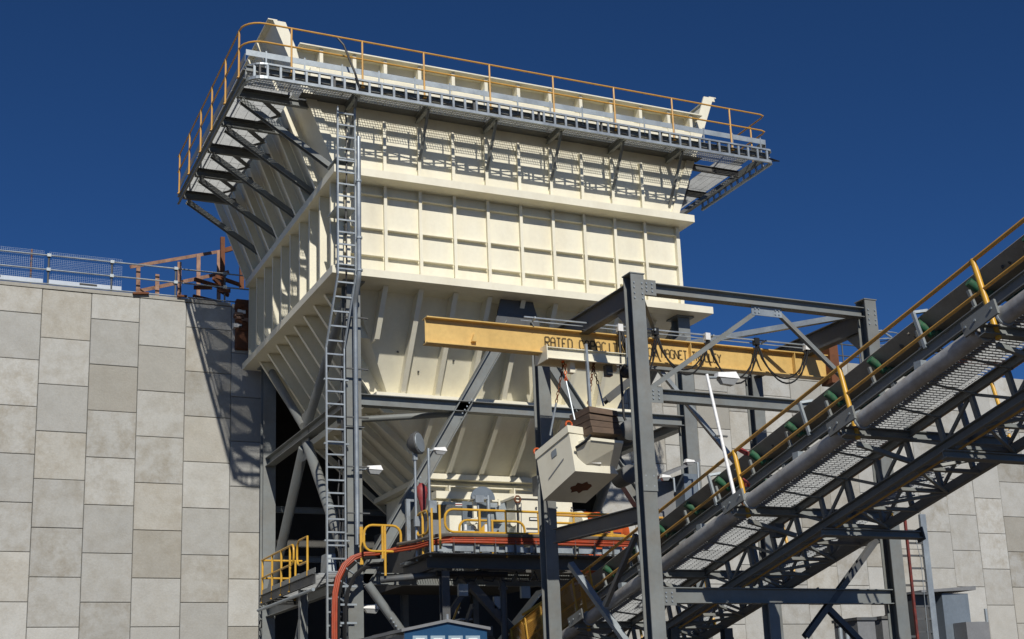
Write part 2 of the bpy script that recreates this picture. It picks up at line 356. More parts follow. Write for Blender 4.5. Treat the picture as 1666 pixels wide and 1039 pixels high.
# pyramids
MX0, MX1, MYF, MYB, MZ = 7.95, 15.2, -7.88, -2.0, 10.83
BX0, BX1, BYF, BYB, BZ = 9.82, 13.9, -6.12, -1.9, 8.98
def frust(name, A, B, z0, z1):
    a = [(A[0], A[2], z0), (A[1], A[2], z0), (A[1], A[3], z0), (A[0], A[3], z0)]
    b = [(B[0], B[2], z1), (B[1], B[2], z1), (B[1], B[3], z1), (B[0], B[3], z1)]
    for i, nm in enumerate(('front', 'right', 'back', 'left')):
        j = (i + 1) % 4
        q = [V(a[i]), V(a[j]), V(b[j]), V(b[i])]
        c = V(((A[0] + A[1]) / 2, (A[2] + A[3]) / 2, (z0 + z1) / 2)); mid = sum(q, V()) / 4
        n = (q[1] - q[0]).cross(q[3] - q[0]).normalized()
        if n.dot(c - mid) < 0: n = -n
        MB().prism(q, n * .02).build(name, 'cream', hop)
frust('chute_wall', (TX0_, TX1_, TYF_, HYB - .05), (MX0, MX1, MYF, MYB), ZL0 + .005, MZ)
frust('lower_chute_wall', (MX0 + .02, MX1 - .02, MYF + .02, MYB - .02), (BX0, BX1, BYF, BYB), MZ - .12, BZ)
def slope_rib(top, bot, out, wdir, dep=.16, name='chute_rib'):
    top = V(top); bot = V(bot); out = V(out); d = (bot - top).normalized(); out = (out - d * out.dot(d)).normalized(); wv = V(wdir)
    MB().prism([top - wv * .015, bot - wv * .015, bot + out * dep - wv * .015, top + out * dep - wv * .015], wv * .03) \
        .prism([top + out * dep - wv * .09, bot + out * dep - wv * .09, bot + out * (dep + .014) - wv * .09, top + out * (dep + .014) - wv * .09], wv * .18).build(name, 'cream', hop)
def deep_rib(it, ib, ot, ob, wdir, fl=.07):
    """tapered rib plate between inner line it-ib and outer line ot-ob, with a flat outer flange"""
    it, ib, ot, ob, wv = V(it), V(ib), V(ot), V(ob), V(wdir)
    d = (ob - ot).normalized(); n = d.cross(wv).normalized()
    if n.dot(ot - it) < 0: n = -n
    m = MB().prism([it - wv * .012, ib - wv * .012, ob - wv * .012, ot - wv * .012], wv * .024)
    m.prism([ot - wv * fl, ob - wv * fl, ob - wv * fl + n * .014, ot - wv * fl + n * .014], wv * fl * 2).build('chute_rib', 'cream', hop)
zt_, zm_ = ZL0 - .004, MZ + .03
for x in RIBX:
    t = 1.0
    if x < MX0: t = max(.25, (x - TX0_) / (MX0 - TX0_))
    if x > MX1: t = max(.25, (TX1_ - x) / (TX1_ - MX1))
    it, ib = V((x, TYF_, zt_)), V((x, MYF, zm_)); ot, ob = V((x, -9.95, zt_)), V((x, -8.32, zm_))
    deep_rib(it, lerp(it, ib, t), ot, lerp(ot, ob, t), (1, 0, 0))
for x in [9.245, 10.27, 11.30, 12.325, 13.35, 14.375]:
    t = 1.0
    if x < BX0: t = (x - MX0) / (BX0 - MX0)
    if x > BX1: t = (MX1 - x) / (MX1 - BX1)
    it, ib = V((x, MYF + .02, MZ - .19)), V((x, BYF, BZ + .07)); ot, ob = it + V((0, -.40, -.0)), ib + V((0, -.44, 0))
    deep_rib(it, lerp(it, ib, t), ot, lerp(ot, ob, t), (1, 0, 0), .065)
for y in RIBY[1:]:
    t = 1.0
    if y < MYF: t = max(.3, (y - TYF_) / (MYF - TYF_))
    if y > MYB: t = (HYB - y) / (HYB - MYB)
    if t > .12 and y > TYF_:
        it, ib = V((TX0_, y, zt_)), V((MX0, y, zm_)); ot, ob = V((5.85, y, zt_)), V((7.55, y, zm_))
        deep_rib(it, lerp(it, ib, t), ot, lerp(ot, ob, t), (0, 1, 0))
for y in RIBY[2:9]:
    t = 1.0
    if y < BYF: t = (y - MYF) / (BYF - MYF)
    if y > BYB: t = (MYB - y) / (MYB - BYB)
    if t > .1:
        it, ib = V((MX0 + .02, y, MZ - .19)), V((BX0, y, BZ + .07)); ot, ob = it + V((-.3, 0, 0)), ib + V((-.28, 0, 0))
        deep_rib(it, lerp(it, ib, t), ot, lerp(ot, ob, t), (0, 1, 0))
def ring4(name, x0, x1, y0, y1, w, z0, z1):
    MB().box(x0 - w, y0 - w, z0, x1 + w, y0, z1).build(name, 'cream', hop)
    MB().box(x0 - w, y1, z0, x1 + w, y1 + w, z1).build(name, 'cream', hop)
    MB().box(x0 - w, y0 + .002, z0, x0, y1 - .002, z1).build(name, 'cream', hop)
    MB().box(x1, y0 + .002, z0, x1 + w, y1 - .002, z1).build(name, 'cream', hop)
ring4('middle_flange', MX0 + .02, MX1 - .02, MYF + .02, MYB - .02, .56, MZ - .18, MZ + .02)
ring4('outlet_flange', BX0, BX1, BYF, BYB, .24, BZ - .1, BZ + .06)
for x in (RIBX[1], RIBX[2], RIBX[4], RIBX[6]):      # little gussets over the middle flange
    MB().prism([(x + .1, MYF - .38, MZ + .06), (x + .1, MYF - .05, MZ + .06), (x + .1, MYF - .2, MZ + .42)], (.02, 0, 0)).build('gusset', 'cream', hop)
# throat below the outlet flange
TY = BYF - .1
MB().box(BX0 + .1, TY + .45, 8.0, BX1 - .1, TY + .47, BZ - .1).box(BX0 + .1, TY + .47, 8.0, BX0 + .12, BYB, BZ - .1).box(BX1 - .12, TY + .47, 8.0, BX1 - .1, BYB, BZ - .1).box(BX0 + .1, BYB - .02, 8.0, BX1 - .1, BYB, BZ - .1).build('throat', 'cream', hop)
for i in range(26): x = BX0 + .2 + i * .15; MB().tube((x, TY + .45, 8.60), (x, TY + .41, 8.60), .024, 6).build('bolt', 'dark_steel', hop)
MB().box(BX0 - .05, TY - .02, 8.68, BX1 + .05, TY + .15, 8.71).build('throat_angle', 'cream', hop)
MB().box(BX0 + .05, TY - .26, 8.28, BX1 - .05, TY + .14, 8.50).build('skirt_plate', 'cream', hop)
MB().box(BX0 + .05, TY - .4, 8.06, BX1 - .05, TY + .14, 8.16).build('skirt_plate', 'cream', hop)
for x in (10.3, 11.3, 12.4, 13.4): MB().box(x, TY - .22, 8.05, x + .04, TY + .14, 8.68).build('throat_rib', 'cream', hop)
# bolts under the lower shelves
for (x, z) in ((8.0, 12.0), (8.7, 11.55), (9.7, 11.9), (8.75, 12.3)):
    y = TYF_ + (MYF - TYF_) * (ZL0 - z) / (ZL0 - MZ)
    MB().tube((x, y, z), (x, y - .03, z - .02), .03, 6).build('plug', 'dark_steel', hop)

# ================================================================== TOP WALKWAY
PZ = 18.60; PYF = -11.15; PXL = 3.05; PXR = 19.2
wk = thing('hopper_walkway', 'steel grating walkway with orange handrail around the hopper top', 'walkway', (11, -11, 18.3))
PYB = -2.15
# front grating: bars along y
GIN = HYF - .18
for i, x0 in enumerate([PXL + .1 + k * 1.98 for k in range(8)]):
    x1 = min(x0 + 1.96, PXR - .1)
    MB().grating((x0, PYF + .08, PZ), (0, GIN - PYF - .08, 0), (x1 - x0, 0, 0), sp=.075, dep=.03, th=.010, rod=.1).build('grating', 'grate', wk)
MB().box(PXL + 1.75, -10.2, PZ - .03, PXR - 1.7, HYF - .001, PZ - .018).build('deck_plate', 'dark_steel', wk)
# side gratings: bars along x
ys = [GIN + .02]; 
while ys[-1] < PYB - .2: ys.append(min(ys[-1] + 1.0, PYB))
for a, b in zip(ys, ys[1:]):
    MB().grating((PXL + .1, a + .01, PZ), (1.45, 0, 0), (0, b - a - .02, 0), sp=.055, dep=.03, th=.008, rod=.25).build('grating', 'grate', wk)
    if a < -3.0: MB().grating((PXR - 1.1, a + .01, PZ), (1.0, 0, 0), (0, b - a - .02, 0), sp=.055, dep=.03, th=.008, rod=.25).build('grating', 'grate', wk)
# edge beams, kick plates
MB().chan((PXL, PYF, PZ - .12), (PXR, PYF, PZ - .12), .16, .07).build('edge_beam', 'steel', wk)
MB().chan((PXL, PYB, PZ - .26), (PXL, PYF + .01, PZ - .26), .26, .07).build('edge_beam', 'steel', wk)
MB().chan((PXR, PYF + .01, PZ - .1), (PXR, -4.5, PZ - .1), .2, .07).build('edge_beam', 'steel', wk)
MB().box(PXL - .012, PYF - .03, PZ + .26, PXR + .012, PYF - .018, PZ + .42).build('kick_plate', 'galv_dull', wk)
MB().box(PXL - .03, PYF, PZ + .1, PXL - .018, PYB, PZ + .32).build('kick_plate', 'steel', wk)
MB().box(PXR + .018, PYF, PZ + .18, PXR + .03, -4.5, PZ + .44).build('kick_plate', 'steel', wk)
for i in range(16):
    x = PXL + .5 + i * 1.03; MB().box(x, PYF - .04, PZ - .12, x + .04, PYF - .018, PZ + .46).build('kick_plate_clip', 'galv_dull', wk)
# handrails
PX_FR = [4.24, 6.19, 7.96, 9.93, 11.92, 13.91, 15.89, 17.94]
hy = PYF - .05; hx = PXL - .06
rpts = [(hx, PYB, PZ), (hx, PYF + .55, PZ)] + [tuple(p) for p in arc((hx + .55, hy + .55, PZ), .55, math.pi, 1.5 * math.pi, (1, 0, 0), (0, 1, 0), 6)][1:] + [(PXR - .12, hy, PZ), (PXR + .02, hy + .05, PZ), (PXR + .06, hy + .2, PZ), (PXR + .06, -9.6, PZ)]
handrail(wk, rpts, [(x, hy, PZ) for x in PX_FR] + [(hx, y, PZ) for y in (-10.6, -9.0, -7.25, -5.7, -4.0, -2.4)] + [(PXR + .06, -10.4, PZ)], h=1.24, r=.026, m='rail_orange', mid=.57)
# brackets
BRX = [6.14, 8.22, 10.27, 12.325, 14.375, 16.4]
for x in BRX:
    MB().ibeam((x, PYF + .08, PZ - .13), (x, HYF, PZ - .13), .2, .1).build('bracket', 'steel', wk)
    MB().bar((x, PYF + .35, PZ - .24), (x, HYF - .02, 16.95), .06, .07, (1, 0, 0)).build('knee_brace', 'steel', wk)
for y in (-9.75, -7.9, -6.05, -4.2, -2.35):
    xw = flare_l(PZ - .2)
    MB().ibeam((PXL + .08, y, PZ - .15), (xw, y, PZ - .15), .2, .12).build('bracket', 'steel', wk)
    MB().ibeam((PXL + .2, y, PZ - .32), (flare_l(16.7) - .05, y, 16.7), .17, .14, (0, 1, 0)).build('knee_brace', 'steel', wk)
    MB().box(PXL + .12, y - .2, PZ - .045, PXL + 1.5, y + .2, PZ - .033).build('bracket_or_shade_plate', 'dark_steel', wk)  # dark plate imitating a band of shade under the grating
    if y < -3:
        MB().bar((PXL + .15, y + .2, PZ - .05), (PXL + 1.0, y + .2, PZ - .05), .1, .012).build('bracket_or_shade_plate', 'dark_steel', wk)  # narrower dark plate, also standing in for shade
        MB().bar((PXL + .75, y + .15, PZ - .06), (PXL + 1.5, y + 1.0, PZ - .06), .16, .014).build('plan_brace', 'dark_steel', wk)  # dark strips added to cut the lit deck into patches
        MB().bar((PXL + 1.0, y + 1.7, PZ - .075), (PXL + 1.55, y + 1.0, PZ - .075), .12, .014).build('plan_brace', 'dark_steel', wk)
    if y < -4:
        xw = flare_r(PZ - .2)
        MB().ibeam((PXR - .08, y, PZ - .15), (xw, y, PZ - .15), .2, .1).build('bracket', 'dark_steel', wk)
        MB().bar((PXR - .3, y, PZ - .28), (HX1 + .2, y, 16.8), .1, .1).build('knee_brace', 'dark_steel', wk)

# ================================================================== CABLE LADDER hung on the walkway edge
cl = thing('cable_ladder', 'galvanised cable ladder hung along the front edge of the hopper walkway', 'cable tray', (11, PYF, 18.1))
TZ0, TZ1 = 18.22, 18.60
ty = PYF - .2
pts = [(PXL + .02, PYF + 1.0, TZ0), (PXL + .02, PYF + .42, TZ0)] + [tuple(p) for p in arc((PXL + .52, ty + .5, TZ0), .5, math.pi, 1.5 * math.pi, (1, 0, 0), (0, 1, 0), 8)] + [(PXR, ty, TZ0), (PXR + .1, ty + .1, TZ0), (PXR + .1, -7.3, TZ0)]
wv = V((0, 0, TZ1 - TZ0))
for i, (a, b) in enumerate(zip(pts, pts[1:])):
    pass
lo = MB(); hi = MB()
for a, b in zip(pts, pts[1:]):
    lo.bar(a, b, .07, .08); hi.bar(V(a) + wv, V(b) + wv, .07, .05)
lo.build('side_rail', 'galv', cl); hi.build('side_rail', 'galv', cl)
pr = None; tot = 0.0; nxt = .1
for a, b in zip(pts, pts[1:]):
    a = V(a); b = V(b); L = (b - a).length
    while nxt < tot + L:
        c = lerp(a, b, (nxt - tot) / L)
        if pr is None: pr = MB().box(c.x - .03, c.y - .025, TZ0 + .04, c.x + .03, c.y + .025, TZ1 - .025).build('rung', 'galv', cl, org=c); pb = pr.location - c
        else: dup(pr, cl, c + pb)
        nxt += .345
    tot += L
for k in range(3):
    P = []
    for i in range(60):
        x = PXL + .6 + i * .27; P.append((x, ty + .05 + .02 * k, TZ0 + .06 + .05 * k + .04 * math.sin(i * 1.3 + k * 2)))
    MB().path(P, .018, 5).build('cable', 'black', cl)
for x in [PXL + .3 + 2 * i for i in range(8)]: MB().box(x, ty + .02, TZ0 - .02, x + .05, ty + .09, PZ).build('hanger', 'dark_steel', cl)
MB().path([(6.05, ty - .03, TZ0 + .1), (5.9, ty - .1, TZ0 + .5), (5.6, ty - .08, PZ + .9), (5.45, ty - .03, PZ + 1.1)], .03, 6).build('drop_cable', 'black', cl)

# ================================================================== SUPPORT FRAME
fr = thing('hopper_support_frame', 'grey steel columns and bracing carrying the cream hopper', 'frame', (11, -5, 0))
CX0, CX1, CYF, CYB = 6.25, 16.55, -9.8, -1.0
for (x, y) in ((CX0, CYF), (CX0, CYB), (CX1, CYF), (CX1, CYB)):
    MB().ibeam((x, y, 0), (x, y, ZL0 - .01), .40, .40, (0, 1, 0), tf=.03, tw=.02).build('column', 'steel', fr)
    MB().box(x - .3, y - .3, ZL0 - .05, x + .3, y + .3, ZL0 - .005).build('cap_plate', 'steel', fr)
BZ2 = 10.2
MB().ibeam((CX0 + .2, CYF, BZ2), (CX1 - .2, CYF, BZ2 + .02), .30, .30).build('beam', 'steel', fr)
for x in (CX0, CX1):
    MB().ibeam((x, CYF + .2, BZ2), (x, CYB - .2, BZ2), .28, .28).build('beam', 'steel', fr)
    my = (CYF + CYB) / 2
    for (y, z) in ((CYF + .1, 5.6), (CYB - .1, 5.6)):
        MB().tube((x, my + (y - my) * .05, BZ2 - .35), (x, y, z), .15, 12).build('brace', 'steel', fr, True)
    for (y, z) in ((CYF + .3, 13.2), (CYB - .3, 13.2)):
        MB().tube((x, my + (y - my) * .05, BZ2 + .3), (x, y, z), .13, 12).build('brace', 'steel', fr, True)
    MB().box(x - .02, my - .35, BZ2 - .75, x + .02, my + .35, BZ2 + .7).build('gusset_plate', 'steel', fr)
    MB().ibeam((x, CYF + .2, 5.45), (x, CYB - .2, 5.45), .3, .2).build('beam', 'steel', fr)
AP = V((11.15, CYF, 12.95))
for (x, s) in ((CX0 + .25, 1), (CX1 - .25, -1)):
    MB().ibeam((x, CYF, 5.45), (AP.x - s * .25, CYF, 12.7), .34, .26, (-1, 0, 1) if s > 0 else (1, 0, 1), tf=.025).build('brace', 'steel', fr)
MB().prism([(AP.x - .75, CYF - .03, 12.5), (AP.x + .75, CYF - .03, 12.5), (AP.x + .5, CYF - .03, ZL0), (AP.x - .5, CYF - .03, ZL0)], (0, .06, 0)).build('gusset_plate', 'dark_steel', fr)
MB().ibeam((CX0 + .2, CYF, 5.5), (CX1 - .2, CYF, 5.5), .3, .2).build('beam', 'steel', fr)
MB().tube((6.35, -8.2, 10.0), (9.3, CYF + .15, 10.05), .085, 10).build('plan_brace', 'steel', fr, True)
for z in (9.4, 6.6, 3.2): MB().box(CX0 - .26, CYF - .26, z, CX0 + .26, CYF - .19, z + .04).build('splice_plate', 'steel', fr)

# ------------------------------------------------------------------ galvanised vertical cable ladder and conduit at the front left column
vl = thing('vertical_cable_ladder', 'galvanised cable ladder climbing the front left hopper corner', 'cable tray', (5.8, -10.3, 5))
y1, y2 = -10.72, -10.2
A = [(5.63, y1, 18.05), (5.61, y1, 13.3), (5.44, y2, 11.45), (5.44, y2, 0.8)]
ra = MB(); rb = MB()
for p, q in zip(A, A[1:]):
    ra.bar(p, q, .09, .035, (1, 0, 0)); rb.bar(V(p) + V((.48, 0, 0)), V(q) + V((.48, 0, 0)), .09, .035, (1, 0, 0))
ra.build('side_rail', 'galv', vl); rb.build('side_rail', 'galv', vl)
pr = None
for p, q in zip(A, A[1:]):
    p = V(p); q = V(q); L = (q - p).length; n = int(L / .33)
    for i in range(n):
        c = lerp(p, q, (i + .5) / n)
        if pr is None: pr = MB().box(c.x + .02, c.y - .02, c.z - .02, c.x + .46, c.y + .02, c.z + .02).build('rung', 'galv', vl, org=c); pb = pr.location - c
        else: dup(pr, vl, c + pb)
MB().path([(5.88 + .02 * math.sin(i), (y1 if i < 7 else y2 if i > 9 else (y1 + (y2 - y1) * (i - 6) / 4)) + .06, 18 - i * .7) for i in range(25)], .022, 6).build('cable', 'black', vl)
MB().path([(5.78 + .03 * math.sin(i * 2), y2 + .06, 8.5 - i * .4) for i in range(18)], .02, 6).build('cable', 'black', vl)
for z in (16.6, 15.2, 13.6): MB().box(5.6, y1 + .05, z, 6.15, HYF, z + .03).build('standoff', 'galv', vl)
for z in (10.6, 8.9, 6.4): MB().box(5.4, y2 + .03, z, 6.05, y2 + .12, z + .04).build('standoff', 'galv', vl)
cp = thing('conduit_pipe', 'long galvanised conduit pipe beside the front left hopper column', 'pipe', (6.15, -10.4, 6))
MB().path([(6.17, -10.85, 17.2), (6.15, -10.85, 13.35), (6.15, -10.78, 13.15), (6.18, -10.4, 12.75), (6.2, -10.33, 12.55), (6.2, -10.33, 6.3)], .062, 12).build('pipe', 'galv', cp, True)
for z in (15.9, 14.3, 13.4): MB().tube((6.16, -10.85, z), (6.16, -10.85, z + .05), .085, 12).build('collar', 'galv_dull', cp)
for z in (12.3, 10.9, 9.6, 8.3, 7.1): MB().box(5.95, -10.30, z, 6.55, -10.24, z + .03).build('clamp', 'dark_steel', cp)
# ================================================================== MAGNET GANTRY
gn = thing('crane_gantry', 'grey steel portal gantry straddling the conveyor with a braced top', 'gantry', (11.7, -18, 0))
GX0, GX1, GYF, GYB, GZT = 8.80, 14.63, -20.32, -15.95, 10.42
for (x, y, zt) in ((GX0, GYF, GZT), (GX1, GYF, GZT + .04), (GX0, GYB, 10.25), (GX1, GYB, 10.25)):
    MB().ibeam((x, y, 0), (x, y, zt), .31, .30, (0, 1, 0), tf=.022, tw=.014).build('column', 'steel', gn)
    MB().box(x - .17, y - .17, zt - .01, x + .17, y + .17, zt + .012).build('cap_plate', 'steel', gn)
MB().ibeam((GX0 + .15, GYF, 10.17), (GX1 - .15, GYF, 10.17), .22, .22, tf=.018).build('top_beam', 'steel', gn)
MB().ibeam((GX0 + .15, GYB, 9.98), (GX1 - .15, GYB, 9.98), .30, .18).build('top_beam', 'steel', gn)
for x in (GX0, GX1):
    MB().ibeam((x, GYF + .14, 10.05), (x, GYB - .14, 10.05), .46, .2, tf=.022).build('cross_beam', 'dark_steel', gn)
    MB().prism([(x - .01, GYF + .15, 9.82), (x - .01, GYF + .15, 9.25), (x - .01, GYF + .75, 9.82)], (.02, 0, 0)).build('haunch', 'steel', gn)
    if x == GX1: MB().ibeam((x, GYF + .15, 5.35), (x, GYB - .15, 5.35), .3, .15).build('side_beam', 'steel', gn)
MB().ibeam((GX0 + .15, GYF, 7.96), (GX1 - .15, GYF, 7.96), .24, .2, tf=.018).build('middle_beam', 'steel', gn)
MB().ibeam((GX0 + .15, GYF, 4.02), (GX1 - .15, GYF, 4.02), .30, .2, tf=.018).build('lower_beam', 'steel', gn)
apx = (GX0 + GX1) / 2 + .25
for (a, b) in (((apx - .2, 10.02), (GX0 + .2, 8.12)), ((apx + .2, 10.02), (GX1 - .2, 8.12))):
    MB().ang((a[0], GYF - .02, a[1]), (b[0], GYF - .02, b[1]), .09, .012, (0, 1, 0)).build('brace', 'steel', gn)
MB().box(apx - .38, GYF - .03, 9.86, apx + .38, GYF - .012, 10.07).build('gusset_plate', 'galv_dull', gn)
MB().ang((GX0 + .15, GYF + .1, 10.1), (GX0 + 2.4, GYB - 1.2, 10.1), .08).build('plan_brace', 'steel', gn)
MB().ang((GX1 - .15, GYF + .1, 10.14), (GX1 - 3.0, GYB - .6, 10.14), .12, .012).build('plan_brace', 'galv_dull', gn)
# lower bent
pxa = [((1310, 1036), (1425, 878)), ((1345, 988), (1418, 1062))]
for a, b in pxa:
    p = onY(*a, GYF + .05); q = onY(*b, GYF + .05); MB().ibeam(p, q, .12, .12, (0, 1, 0), tf=.012).build('brace', 'dark_steel', gn)
p = onY(1252, 972, GYF); MB().ibeam((p.x, GYF, 0), (p.x, GYF, 3.86), .24, .24, (0, 1, 0)).build('column', 'steel', gn)
# diagonal from the rear column to the conveyor and sway braces
p = onY(925, 915, GYB); q = onY(1018, 1045, GYB - 1.5); MB().ang(p, q, .13, .014, (0, 1, 0)).build('brace', 'galv_dull', gn)
MB().ibeam(onX(905, 872, GX0), onX(1038, 838, GX0 + .02), .32, .18).build('side_beam', 'dark_steel', gn)
p = onX(1035, 870, GX0 + .2); q = onX(985, 985, GX0 + .2); MB().bar(p, q, .09, .09).build('brace', 'dark_steel', gn)
p = onY(985, 652, GYB); q = onY(1112, 548, GYB); MB().ibeam(p, q, .2, .16, (0, 1, 0)).build('brace', 'dark_steel', gn)
p = onY(1062, 590, GYB); q = onY(1200, 758, GYB + .1); MB().ang(p, q, .10, .012, (0, 1, 0)).build('brace', 'galv_dull', gn)

# ------------------------------------------------------------------ monorail
MY = -18.1
mono = thing('monorail_beam', 'ochre yellow monorail crane beam with stencilled lettering', 'crane beam', (10, MY, 9.4))
MXA, MXB, MZ0, MZ1 = 5.15, 15.15, 9.30, 9.86
MB().ibeam((MXA, MY, (MZ0 + MZ1) / 2), (MXB, MY, (MZ0 + MZ1) / 2), MZ1 - MZ0, .26, tf=.024, tw=.016).build('beam', 'crane_yellow', mono)
MB().prism([(6.15, MY - .1, 9.42), (6.25, MY - .1, 9.42), (6.25, MY - .1, 9.62), (6.2, MY - .1, 9.58)], (0, .09, 0)).build('end_stop', 'crane_yellow', mono)
for x in (11.4, 14.2): MB().prism([(x, MY - .125, MZ0 + .024), (x, MY - .009, MZ0 + .024), (x, MY - .009, MZ1 - .024), (x, MY - .125, MZ1 - .024)], (.016, 0, 0)).build('stiffener', 'crane_yellow', mono)
MB().box(MXB, MY - .2, MZ0 - .12, MXB + .25, MY + .2, MZ1 + .25).build('end_bracket', 'rust', mono)
for x in (GX0, GX1): MB().box(x - .12, MY - .2, MZ1, x + .12, MY + .2, 9.84 + .03).build('hanger_plate', 'dark_steel', mono)
# stencil capitals built from strokes on a 4 x 6 grid
GL_ = {'R': ['00-06', '06-36', '36-33', '33-03', '13-30'], 'A': ['00-05', '05-16', '16-26', '26-35', '35-30', '03-33'], 'T': ['06-36', '1.5,0-1.5,6'], 'E': ['00-06', '06-36', '03-23', '00-30'],
       'D': ['00-06', '06-26', '26-35', '35-31', '31-20', '20-00'], 'C': ['35-26', '26-16', '16-05', '05-01', '01-10', '10-20', '20-31'], 'P': ['00-06', '06-36', '36-33', '33-03'], 'I': ['1.5,0-1.5,6'],
       'Y': ['06-1.5,3', '36-1.5,3', '1.5,3-1.5,0'], 'F': ['00-06', '06-36', '03-23'], 'O': ['10-20', '20-31', '31-35', '35-26', '26-16', '16-05', '05-01', '01-10'], 'M': ['00-06', '06-1.5,3', '1.5,3-36', '36-30'],
       'G': ['35-26', '26-16', '16-05', '05-01', '01-10', '10-30', '30-33', '33-23'], 'N': ['00-06', '06-30', '30-36'], 'L': ['06-00', '00-30']}
def gp(t): return tuple(float(q) for q in t.split(',')) if ',' in t else (float(t[0]), float(t[1]))
def text(s, x, z, cap, adv, y, parent):
    k = cap / 6
    for ch_ in s:
        if ch_ != ' ':
            m = MB()
            for st in GL_[ch_]:
                a, b = [gp(t) for t in st.split('-')]
                A_ = V((x + a[0] * k * .92, y, z + a[1] * k)); B_ = V((x + b[0] * k * .92, y, z + b[1] * k)); d = (B_ - A_).normalized() * k * .12
                m.bar(A_ + d, B_ - d, .003, k * .95, (0, 0, 1) if abs(B_.z - A_.z) < 1e-4 else (1, 0, 0))
            m.build('letter', 'letter', parent)
        x += adv
t1 = onY(887, 568, MY); t2 = onY(1048, 588, MY)
text('RATED CAPACITY', t1.x, 9.47, .215, .136, MY - .012, mono)
text('FOR MAGNET TROLLEY', t2.x, 9.46, .20, .112, MY - .012, mono)
# festoon track and cables
ft = thing('festoon_cable', 'black festoon cables looped from a track above the yellow monorail', 'cable', (11, MY - .2, 9.9))
fz = 10.02; fy = MY - .2
MB().bar((7.3, fy, fz), (15.0, fy, fz), .03, .03).build('track', 'galv', ft)
MB().bar((7.3, fy + .18, fz - .02), (15.0, fy + .18, fz - .02), .02, .02).build('track', 'galv', ft)
for x in (7.5, 8.9, 10.4, 11.9, 13.3, 14.6): MB().bar((x, fy - .12, fz - .03), (x + .12, fy + .3, fz + .02), .03, .04).build('track_arm', 'galv_dull', ft)
FX = [onY(x, y, fy).x for x, y in ((1008, 536), (1066, 541), (1150, 549), (1230, 557), (1312, 566))]
for i, x in enumerate(FX):
    MB().box(x - .06, fy - .06, fz - .12, x + .06, fy + .06, fz + .04).build('trolley', 'white' if i % 2 == 0 else 'black', ft)
for i, (a, b) in enumerate(zip(FX, FX[1:])):
    for k in range(2):
        P = []; dep = .85 + .12 * k - .1 * (i % 2)
        for j in range(13):
            t = j / 12; P.append((a + (b - a) * t + .03 * k, fy - .03 * k, fz - .1 - dep * (1 - (2 * t - 1) ** 2) ** .75))
        MB().path(P, .02, 6).build('cable', 'black', ft)
MB().path([(FX[0] - .02, fy - .02, fz - .1), (FX[0] - .06, fy - .05, 9.0), (FX[0] - .05, fy - .05, 8.0), (FX[0] + .1, fy - .1, 7.6)], .03, 6).build('drop_cable', 'black', ft)
MB().path([(FX[0] + .02, fy - .02, fz - .1), (FX[0] + .3, fy - .04, 9.3), (FX[0] + .42, fy - .04, 9.0)], .028, 6).build('drop_cable', 'black', ft)

# ------------------------------------------------------------------ trolley
tr = thing('magnet_trolley', 'cream channel trolley frame hung under the yellow monorail', 'trolley', (8.5, MY, 9.2))
a = onY(887, 556, MY - .24); b = onY(986, 568, MY - .24)
TX0, TX1 = a.x, b.x + .5
for y in (MY - .24, MY + .24):
    MB().chan((TX0, y, 9.26), (TX1, y, 9.26), .25, .08 if y < MY else -.08).build('side_channel', 'cream', tr)
MB().box(TX0 - .02, MY - .34, 9.1, TX0, MY + .24, 9.42).build('end_plate', 'cream', tr)
for x in (TX0 + .2, TX0 + .75, TX1 - .7, TX1 - .15):
    for s in (-1, 1): MB().tube((x, MY + s * .2, 9.36), (x, MY + s * .07, 9.36), .07, 12).build('wheel', 'dark_steel', tr)
MB().box(TX0 + .62, MY - .12, 8.92, TX0 + .74, MY + .02, 9.16).build('lug', 'cream', tr)
MB().box(TX1 - .45, MY - .12, 8.92, TX1 - .3, MY + .02, 9.16).build('lug', 'dark_steel', tr)
MB().lathe((TX1 - .2, MY - .3, 8.98), (TX1 + .45, MY - .3, 8.98), [(0, .05), (.1, .14), (.7, .14), (.9, .08), (1, .05)], 12).build('drive_motor', 'black', tr, True)
MB().box(TX1 + .02, MY - .38, 9.06, TX1 + .2, MY - .2, 9.45).build('gearbox', 'galv_dull', tr)
MB().bar((TX1 - .05, MY - .35, 9.1), (TX1 - .05, MY - .35, 9.72), .05, .03).build('drive_arm', 'galv', tr)
p = onY(953, 562, MY - .34); MB().bar((p.x, MY - .34, 9.5), (p.x + .03, MY - .34, 7.9), .07, .05).build('strut', 'galv', tr)

# ------------------------------------------------------------------ magnet (tramp iron separator), hung askew on chains
mg = thing('tramp_magnet', 'cream box magnet with timber packing hanging askew from chains', 'magnet', (8.8, MY, 7))
ny = MY - .55
A0 = onY(872, 738, MY + .45); A1 = onY(924, 694, ny); A2 = onY(936, 766, ny); A3 = onY(884, 814, MY + .45)
dx = V((1.42, .1, -.02))
def hexa(p, q, name, m, parent):
    vs = list(p) + list(q); return MB().add(vs, [(0, 3, 2, 1), (4, 5, 6, 7), (0, 1, 5, 4), (1, 2, 6, 5), (2, 3, 7, 6), (3, 0, 4, 7)]).build(name, m, parent)
B1 = onY(962, 700, ny + .06); B2 = onY(1006, 771, ny + .06); off = A0 - A1; off2 = A3 - A2
hexa([A0, A1, A2, A3], [B1 + off, B1, B2, B2 + off2], 'housing', 'cream', mg)
up = (A1 - A2).normalized(); 
hexa([A0 - up * .12 + V((-.03, 0, 0)), A1 - up * .12 + V((-.03, -.03, 0)), A1 + V((-.03, -.03, .03)), A0 + V((-.03, 0, .03))], [B1 + off - up * .12, B1 - up * .12 + V((0, -.03, 0)), B1 + V((0, -.03, .03)), B1 + off + V((0, 0, .03))], 'lid', 'cream', mg)
